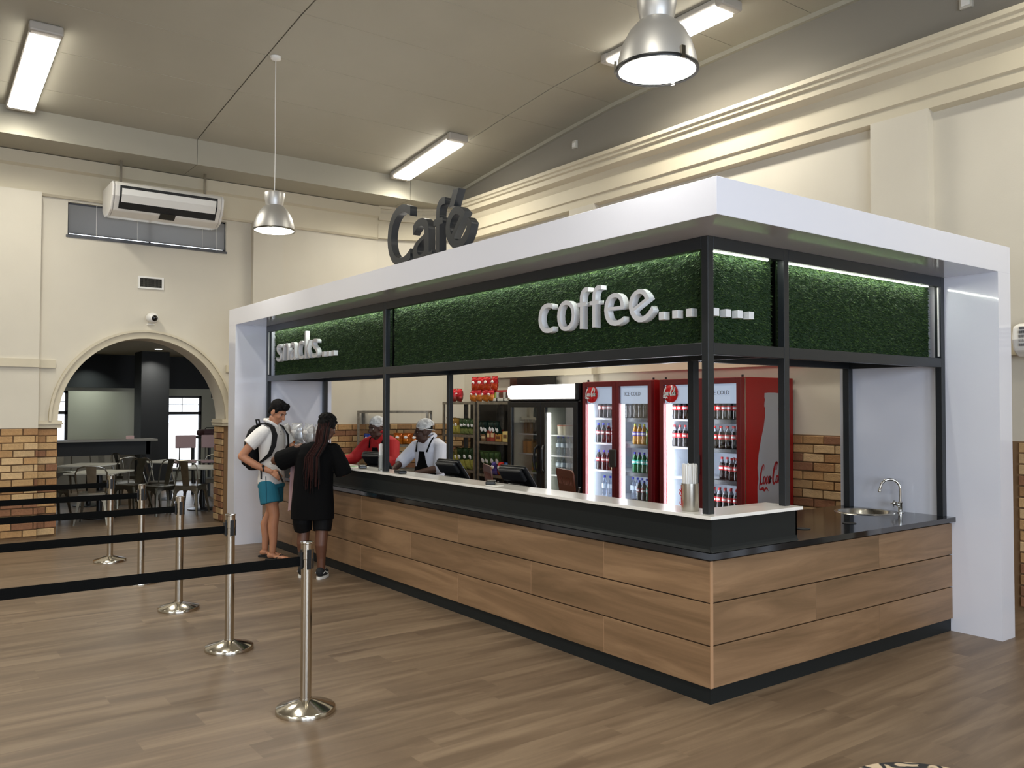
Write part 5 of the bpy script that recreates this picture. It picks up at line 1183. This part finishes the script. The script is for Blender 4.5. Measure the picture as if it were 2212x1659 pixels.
# backpack
k = thing('backpack', 'black backpack on the back of the man in the white polo shirt', 'backpack', ML, MR)
c = MB(); loft(c, [(0, -.195, .985, .10, .05), (0, -.205, 1.02, .14, .075), (0, -.215, 1.15, .155, .09), (0, -.21, 1.32, .15, .085), (0, -.185, 1.43, .125, .07), (0, -.165, 1.485, .07, .04)]); fuse('pack', c, .009, nyl, k, 3)
c = MB(); loft(c, [(0, -.275, 1.03, .09, .03), (0, -.29, 1.06, .115, .045), (0, -.295, 1.20, .115, .04), (0, -.28, 1.25, .09, .025)]); fuse('front_pocket', c, .008, nyl, k, 2)
m = MB(); m.tube([(-.03, -.165, 1.48), (-.03, -.18, 1.545), (.03, -.18, 1.545), (.03, -.165, 1.48)], .010, 8); m.build('grab_handle', nyl, k, True)
def strap_band(pts, w, t=.010):
    m = MB(); P = [Vector(q) for q in pts]; vs = []; fs = []
    for i, q in enumerate(P):
        d = (P[min(i + 1, len(P) - 1)] - P[max(i - 1, 0)]).normalized(); ctr = Vector((0, -.01, q.z)); n = (q - ctr); n.z = n.z * .2; 
        if q.z > 1.43: n = Vector((n.x * .4, n.y * .4, .9))
        n = (n - d * n.dot(d)).normalized(); s = d.cross(n); ww = w[i] / 2
        vs += [q - s * ww, q + s * ww, q + s * ww * .9 + n * t, q - s * ww * .9 + n * t]
    for i in range(len(P) - 1):
        a = 4 * i
        for j in range(4): fs.append((a + j, a + (j + 1) % 4, a + 4 + (j + 1) % 4, a + 4 + j))
    fs += [(3, 2, 1, 0), tuple(4 * (len(P) - 1) + j for j in range(4))]; m.add(vs, fs); return m
for s in (1, -1):
    strap_band([(s * .07, -.15, 1.46), (s * .095, -.09, 1.50), (s * .105, -.01, 1.505), (s * .115, .07, 1.465), (s * .135, .115, 1.38), (s * .155, .112, 1.27), (s * .172, .075, 1.17), (s * .178, -.01, 1.10), (s * .165, -.10, 1.04), (s * .14, -.16, 1.02)], [.05, .06, .065, .065, .06, .055, .045, .026, .024, .024]).build('shoulder_strap', nyl, k, True)
m = MB(); m.tube([(.182, -.03, 1.06), (.185, -.02, .96), (.184, -.02, .90)], .009, 6); m.build('strap_tail', nyl, k)

# ---- woman customer in black, long braids
wfx = (-.72, .69); WR = head_rz(wfx); WL = (-4.76, -.36, 0)
p = thing('person', 'woman in long black T-shirt with waist-length dark red braids, back to us', 'person', WL, WR)
b = MB()
for s in (1, -1):
    x = s * .105; dy = -.03 if s > 0 else .03
    chain(b, [(s * .10, 0, .82), (s * .105, 0, .62), (x, dy, .45), (x, dy - .02, .33), (x, dy - .01, .20), (x, dy - .01, .09)], [.095, .085, .062, .060, .044, .038]); b.ell((x, dy + .05, .05), (.036, .10, .03), 0, 12, 8)
loft(b, [(0, 0, .74, .16, .12), (0, 0, .95, .15, .11), (.02, 0, 1.15, .16, .11), (.04, 0, 1.28, .15, .09), (.06, 0, 1.33, .08, .06)])
chain(b, [(.075, -.01, 1.31), (.115, .01, 1.40)], [.055, .052]); WH = T((.135, .03, 1.48), RAD(-14), RAD(6), RAD(-32)); head(b, WH, .90, True)
chain(b, [(-.13, 0, 1.27), (-.28, .03, 1.20), (-.42, .06, 1.15)], [.062, .056, .046]); chain(b, [(-.42, .06, 1.15), (-.47, .18, 1.15), (-.49, .30, 1.14)], [.045, .040, .027]); hand(b, (-.49, .30, 1.14), (-.1, .9, -.3), (-.4, .2, .8), 1, .5, .92)
chain(b, [(.21, 0, 1.27), (.27, .03, 1.13), (.29, .06, 1.04)], [.060, .052, .045]); chain(b, [(.29, .06, 1.04), (.26, .2, 1.09), (.21, .33, 1.105)], [.044, .038, .027]); hand(b, (.21, .33, 1.105), (-.3, .9, -.05), (.1, .1, 1), -1, .35, .92)
fuse('body', b, .0065, skin_b, p, 3); face_parts(p, WH, .90, '#1c110b', '#100a08', '#6a3a34')
c = MB(); loft(c, [(0, -.01, .58, .215, .150), (0, -.005, .70, .212, .152), (0, 0, .90, .198, .145), (.01, 0, 1.08, .192, .138), (.03, 0, 1.22, .195, .128), (.045, 0, 1.30, .165, .10), (.06, 0, 1.345, .085, .07)])
c.tube([(-.06, 0, 1.25), (-.20, .02, 1.21), (-.365, .05, 1.145)], [.085, .095, .105], 16); c.tube([(.12, 0, 1.275), (.215, .005, 1.24), (.27, .03, 1.13), (.30, .055, 1.02)], [.07, .082, .082, .084], 16); c.ell((.21, 0, 1.265), (.075, .08, .07))
for i in range(7): x = -.17 + i * .055; c.tube([(x, -.135 + abs(i - 3) * .012, .60), (x * .9 + .01, -.14 + abs(i - 3) * .012, .78), (x * .75, -.13 + abs(i - 3) * .01, .95)], [.009, .007, .003], 6)
fuse('t_shirt', c, .0085, blk, p, 3)
c = MB(); 
for s in (1, -1): c.tube([(s * .10, 0, .66), (s * .105, -.005, .55), (s * .105, (-.03 if s > 0 else .03) * .7, .465)], [.105, .098, .088], 16)
fuse('cycling_shorts', c, .009, mat('black_lycra', '#050506', .7, spec=.2), p, 2)
h = MB(); o = MB(); o.ell((0, -.03, .05), (.096, .106, .09), 0, 18, 12)
for i in range(40): a = i * 2.39996; r = math.sqrt((i + .5) / 40); o.ell((.097 * r * math.cos(a), -.03 + .106 * r * math.sin(a), .05 + .10 * math.sqrt(max(0, 1 - r * r)) + .008), (.019, .019, .017), 0, 8, 6)
h.add([WH @ (Vector(v) * .90) for v in o.v], o.f); fuse('hair', h, .007, hairm, p, 1)
braid_m = [mat('braid_dark', '#100909', .75, spec=.2, bump=.6, bscale=120), mat('braid_red', '#2d1410', .75, spec=.2, bump=.6, bscale=120)]
rb = random.Random(11); o_b = None
hp = WH.to_translation()
for i in range(46):
    u = rb.uniform(-1, 1); lay = rb.uniform(0, 1); x0 = hp.x + u * .065; zb = rb.uniform(.80, 1.0) + abs(u) * .08; x1 = .045 + u * .085 + rb.uniform(-.015, .015)
    pts = [(x0 * .9 + hp.x * .1, hp.y - .075 - .02 * (1 - u * u), hp.z + .07 - .05 * lay), (x0, hp.y - .115 - .02 * lay, hp.z - .02), (x0 * .98 + .001, -.12 - .025 * lay, 1.34), (.055 + u * .075, -.155 - .025 * lay, 1.20), ((x1 + .055 + u * .08) / 2, -.165 - .02 * lay, 1.08), (x1, -.165 - .02 * lay, zb)]
    m = MB(); m.tube(pts, [.009, .0085, .0075, .007, .006, .003], 6); m.build('braid', braid_m[0 if rb.random() < .45 else 1], p, True)
for s in (1, -1):
    x = s * .105; dy = -.03 if s > 0 else .03; c = MB(); c.ell((x, dy - .035, .07), (.043, .05, .05), 0, 14, 10); c.ell((x, dy + .055, .05), (.044, .105, .035), 0, 14, 10); sho = fuse('shoe', c, .007, mat('canvas_black', '#111214', .8), p, 2)
    m = MB(); m.prism([(x + .047 * math.cos(a) * (1 if True else 1), dy + .035 + .128 * math.sin(a)) for a in [2 * PI * k / 20 for k in range(20)]], 2, 0, .027); m.build('sole', mat('sole_white', '#d8d4cc', .6), sho, bevel=.004)
    for e in (1, -1): m = MB(); m.tube([(x + e * .040, dy - .055, .06), (x + e * .046, dy - .01, .075), (x + e * .046, dy + .03, .052), (x + e * .040, dy + .08, .05)], .004, 6); m.build('side_stripe', white, sho)
    m = MB(); m.tube([(x - .02, dy + .05, .09), (x + .02, dy + .05, .09), (x - .02, dy + .025, .098), (x + .02, dy + .025, .098)], .004, 6); m.build('lace', white, sho)
# garment over her arm
t = thing('folded_jacket', 'dusty pink jacket hanging from the arm of the woman in black', 'jacket', WL, WR)
rj = random.Random(3); m = MB(); vs = []; fs = []; nx, nz = 10, 16
for side in (0, 1):
    for j in range(nz + 1):
        for i in range(nx + 1):
            u = i / nx; v = j / nz; x = -.285 + .13 * u + .02 * v; z = 1.115 - v * .48 + .02 * math.sin(u * 5); y = .13 + .025 * math.sin(u * 9 + v * 2) * (.3 + v) + side * .035 - .05 * v; vs.append((x - .04 * v * (1 - u), y, z))
n = (nx + 1) * (nz + 1)
for s in range(2):
    for j in range(nz):
        for i in range(nx): a = s * n + j * (nx + 1) + i; f = (a, a + 1, a + nx + 2, a + nx + 1); fs.append(f if s == 0 else f[::-1])
for j in range(nz):
    for i in (0, nx): a = j * (nx + 1) + i; fs.append((a, a + nx + 1, a + nx + 1 + n, a + n))
for i in range(nx): a = nz * (nx + 1) + i; fs.append((a, a + 1, a + 1 + n, a + n)); fs.append((i, i + 1, i + 1 + n, i + n))
m.add(vs, fs); m.build('drape', mat('dusty_pink', '#a08488', .85, bump=.3, bscale=20), t, True)
m = MB(); m.tube([(-.36, .10, 1.12), (-.30, .16, 1.135), (-.24, .20, 1.13), (-.20, .22, 1.12)], [.02, .026, .026, .02], 10); m.build('fold', mat('dusty_pink', '#a08488'), t, True)

# ---- two staff behind the counter
netm = glass_mat('hair_net', (.62, .62, .62), .0); 
def net_mat():
    m = bpy.data.materials.new('hair_net_fabric'); m.use_nodes = True; N = m.node_tree.nodes; Lk = m.node_tree.links; b = N['Principled BSDF']; b.inputs['Base Color'].default_value = (.85, .86, .86, 1); b.inputs['Roughness'].default_value = .7
    tc = N.new('ShaderNodeTexCoord'); n = N.new('ShaderNodeTexNoise'); n.inputs['Scale'].default_value = 28; Lk.new(tc.outputs['Object'], n.inputs[0])
    mr = N.new('ShaderNodeMapRange'); mr.inputs[1].default_value = .35; mr.inputs[2].default_value = .7; mr.inputs[3].default_value = .45; mr.inputs[4].default_value = .95; Lk.new(n.outputs[0], mr.inputs[0]); Lk.new(mr.outputs[0], b.inputs['Alpha']); return m
netm = net_mat(); trous = mat('black_trousers', '#101112', .85)
def staff(label, loc, f, coat, skin, hp, hrx, hrz, arms, collar_up, sleeve):
    p = thing('person', label, 'person', loc, head_rz(f)); b = MB()
    loft(b, [(0, 0, .80, .15, .11), (0, .01, 1.0, .15, .11), (0, .03, 1.2, .16, .11), (0, .05, 1.30, .13, .08), (0, .055, 1.34, .07, .06)])
    chain(b, [(0, .05, 1.31), (hp[0] * .8, hp[1] - .03, hp[2] - .10)], [.058, .054]); H = T(hp, hrx, 0, hrz); head(b, H, .96, True)
    for s in (1, -1):
        S_, E_, W_ = arms[s]; chain(b, [S_, E_], [.052, .045]); chain(b, [E_, W_], [.044, .028]); d = Vector(W_) - Vector(E_); hand(b, W_, d, (0, 0, 1), -s, .5, .92)
        chain(b, [(s * .09, 0, .80), (s * .09, 0, .45), (s * .09, 0, .10)], [.07, .055, .04])
    fuse('body', b, .007, skin, p, 3); face_parts(p, H, .93, '#160d08', '#0c0807', '#5a2e2a')
    c = MB()
    for s in (1, -1): c.tube([(s * .09, 0, .85), (s * .095, 0, .45), (s * .095, 0, .07)], [.115, .085, .075], 14)
    loft(c, [(0, 0, .74, .17, .13), (0, 0, .95, .17, .125)]); fuse('trousers', c, .012, trous, p, 2)
    c = MB(); loft(c, [(0, 0, .72, .20, .15), (0, 0, .90, .195, .15), (0, .015, 1.05, .19, .145), (0, .03, 1.20, .195, .135), (0, .045, 1.29, .17, .105), (0, .055, 1.345, .085, .075)])
    for s in (1, -1):
        S_, E_, W_ = [Vector(v) for v in arms[s]]; c.tube([S_ * .55 + Vector((0, .02, .56)), S_, E_] if False else [Vector((s * .09, .03, 1.27)), S_, E_], [.085, .082, .072], 14)
        if sleeve > 0: c.tube([E_, E_.lerp(W_, sleeve)], [.070, .058], 14); c.ell(E_, .070, 0, 14, 8)
    for i in range(8): z = .95 + .04 * i; c.tube([(-.16, .10, z), (-.03, .155, z + .03), (.14, .11, z + .01)], [.004, .009, .004], 6)
    ctm = fuse('chef_jacket', c, .009, coat, p, 3)
    m = MB(); m.tube([(-.03, .125, 1.31), (-.075, .09, 1.345), (-.08, .03, 1.375), (0, -.025, 1.385), (.08, .03, 1.375), (.075, .09, 1.345), (.03, .125, 1.31)], [.012, .02, .022, .022, .022, .02, .012], 8); m.build('collar', coat, ctm, True)
    for j in range(4):
        for s in (1, -1): m = MB(); m.ell((s * .05, .155 - .02 * (j == 0), 1.26 - j * .07), (.007, .005, .007), 0, 8, 6); m.build('button', white if coat is redc else black, ctm)
    # bib apron
    m = MB(); rows = [(1.20, .09, .175), (1.10, .12, .172), (1.0, .165, .165), (.85, .19, .165), (.62, .20, .175)]; vs = []; fs = []; nn = 8
    for (z, wv, dd) in rows:
        for k in range(nn + 1): u = k / nn * 2 - 1; vs.append((u * wv, dd * (1 - .32 * u * u), z)); 
    for i in range(len(rows) - 1):
        for k in range(nn): a = i * (nn + 1) + k; fs.append((a, a + 1, a + nn + 2, a + nn + 1))
    n0 = len(vs); vs += [(x, y - .006, z) for x, y, z in vs]; fs += [tuple(n0 + q for q in f[::-1]) for f in list(fs)]; m.add(vs, fs); ap = m.build('apron', blk, p, True)
    for s in (1, -1): m = MB(); m.tube([(s * .085, .168, 1.195), (s * .105, .13, 1.30), (s * .085, .06, 1.365), (s * .03, -.03, 1.375)], .009, 6); m.build('neck_strap', blk, ap, True)
    h = MB(); o = MB(); o.ell((0, -.025, .048), (.080, .098, .085), 0, 16, 10); h.add([H @ (Vector(v) * .93) for v in o.v], o.f); h.build('hair', hairm, p, True)
    h = MB(); o = MB(); rr = random.Random(5); o.ell((0, -.032, .060), (.094, .110, .098), 0, 22, 14); o.v = [(x * (1 + rr.uniform(-.03, .03)), y * (1 + rr.uniform(-.03, .03)), z) for x, y, z in o.v]
    h.add([H @ (Vector(v) * .93) for v in o.v], [f for f in o.f if sum(o.v[i][2] + .25 * (-o.v[i][1]) * -1 for i in f) / len(f) > .025]); h.build('hair_net', netm, p, True)
    h = MB(); h.tube([H @ (Vector((.094 * math.cos(a), -.032 + .108 * math.sin(a), .030 + .27 * (.108 * math.sin(a)))) * .93) for a in [2 * PI * k / 24 for k in range(24)]], .004, 6, closed=True); h.build('net_band', white, p, True)
    return p, H
staff('woman in a red chef jacket and white hair net behind the counter', (-6.12, 1.14, 0), (.38, -.92), redc, skin_d, (0, .15, 1.435), RAD(-8), RAD(-10),
      {1: ((.20, .06, 1.24), (.30, .20, 1.06), (.34, .42, 1.03)), -1: ((-.20, .06, 1.24), (-.30, .18, 1.05), (-.24, .40, .97))}, True, .85)
pw, H = staff('woman in a white jacket, black apron and hair net behind the counter, facing left', (-4.98, 1.15, 0), (.22, -.97), cloth_w2, skin_d, (0, .14, 1.42), RAD(-6), RAD(-40),
      {1: ((.20, .05, 1.24), (.29, .20, 1.07), (.22, .42, .98)), -1: ((-.20, .05, 1.24), (-.27, .15, 1.03), (-.16, .40, .98))}, True, .12)
g = MB()
for s in (-1, 1):
    g.tube([H @ (Vector((s * .033 + .022 * math.cos(a), .098, .002 + .017 * math.sin(a))) * .93) for a in [2 * PI * k / 16 for k in range(16)]], .0022, 5, closed=True); g.tube([H @ (Vector((s * .055, .095, .006)) * .93), H @ (Vector((s * .08, -.005, .008)) * .93)], .0022, 5)
g.build('spectacles', black, pw)
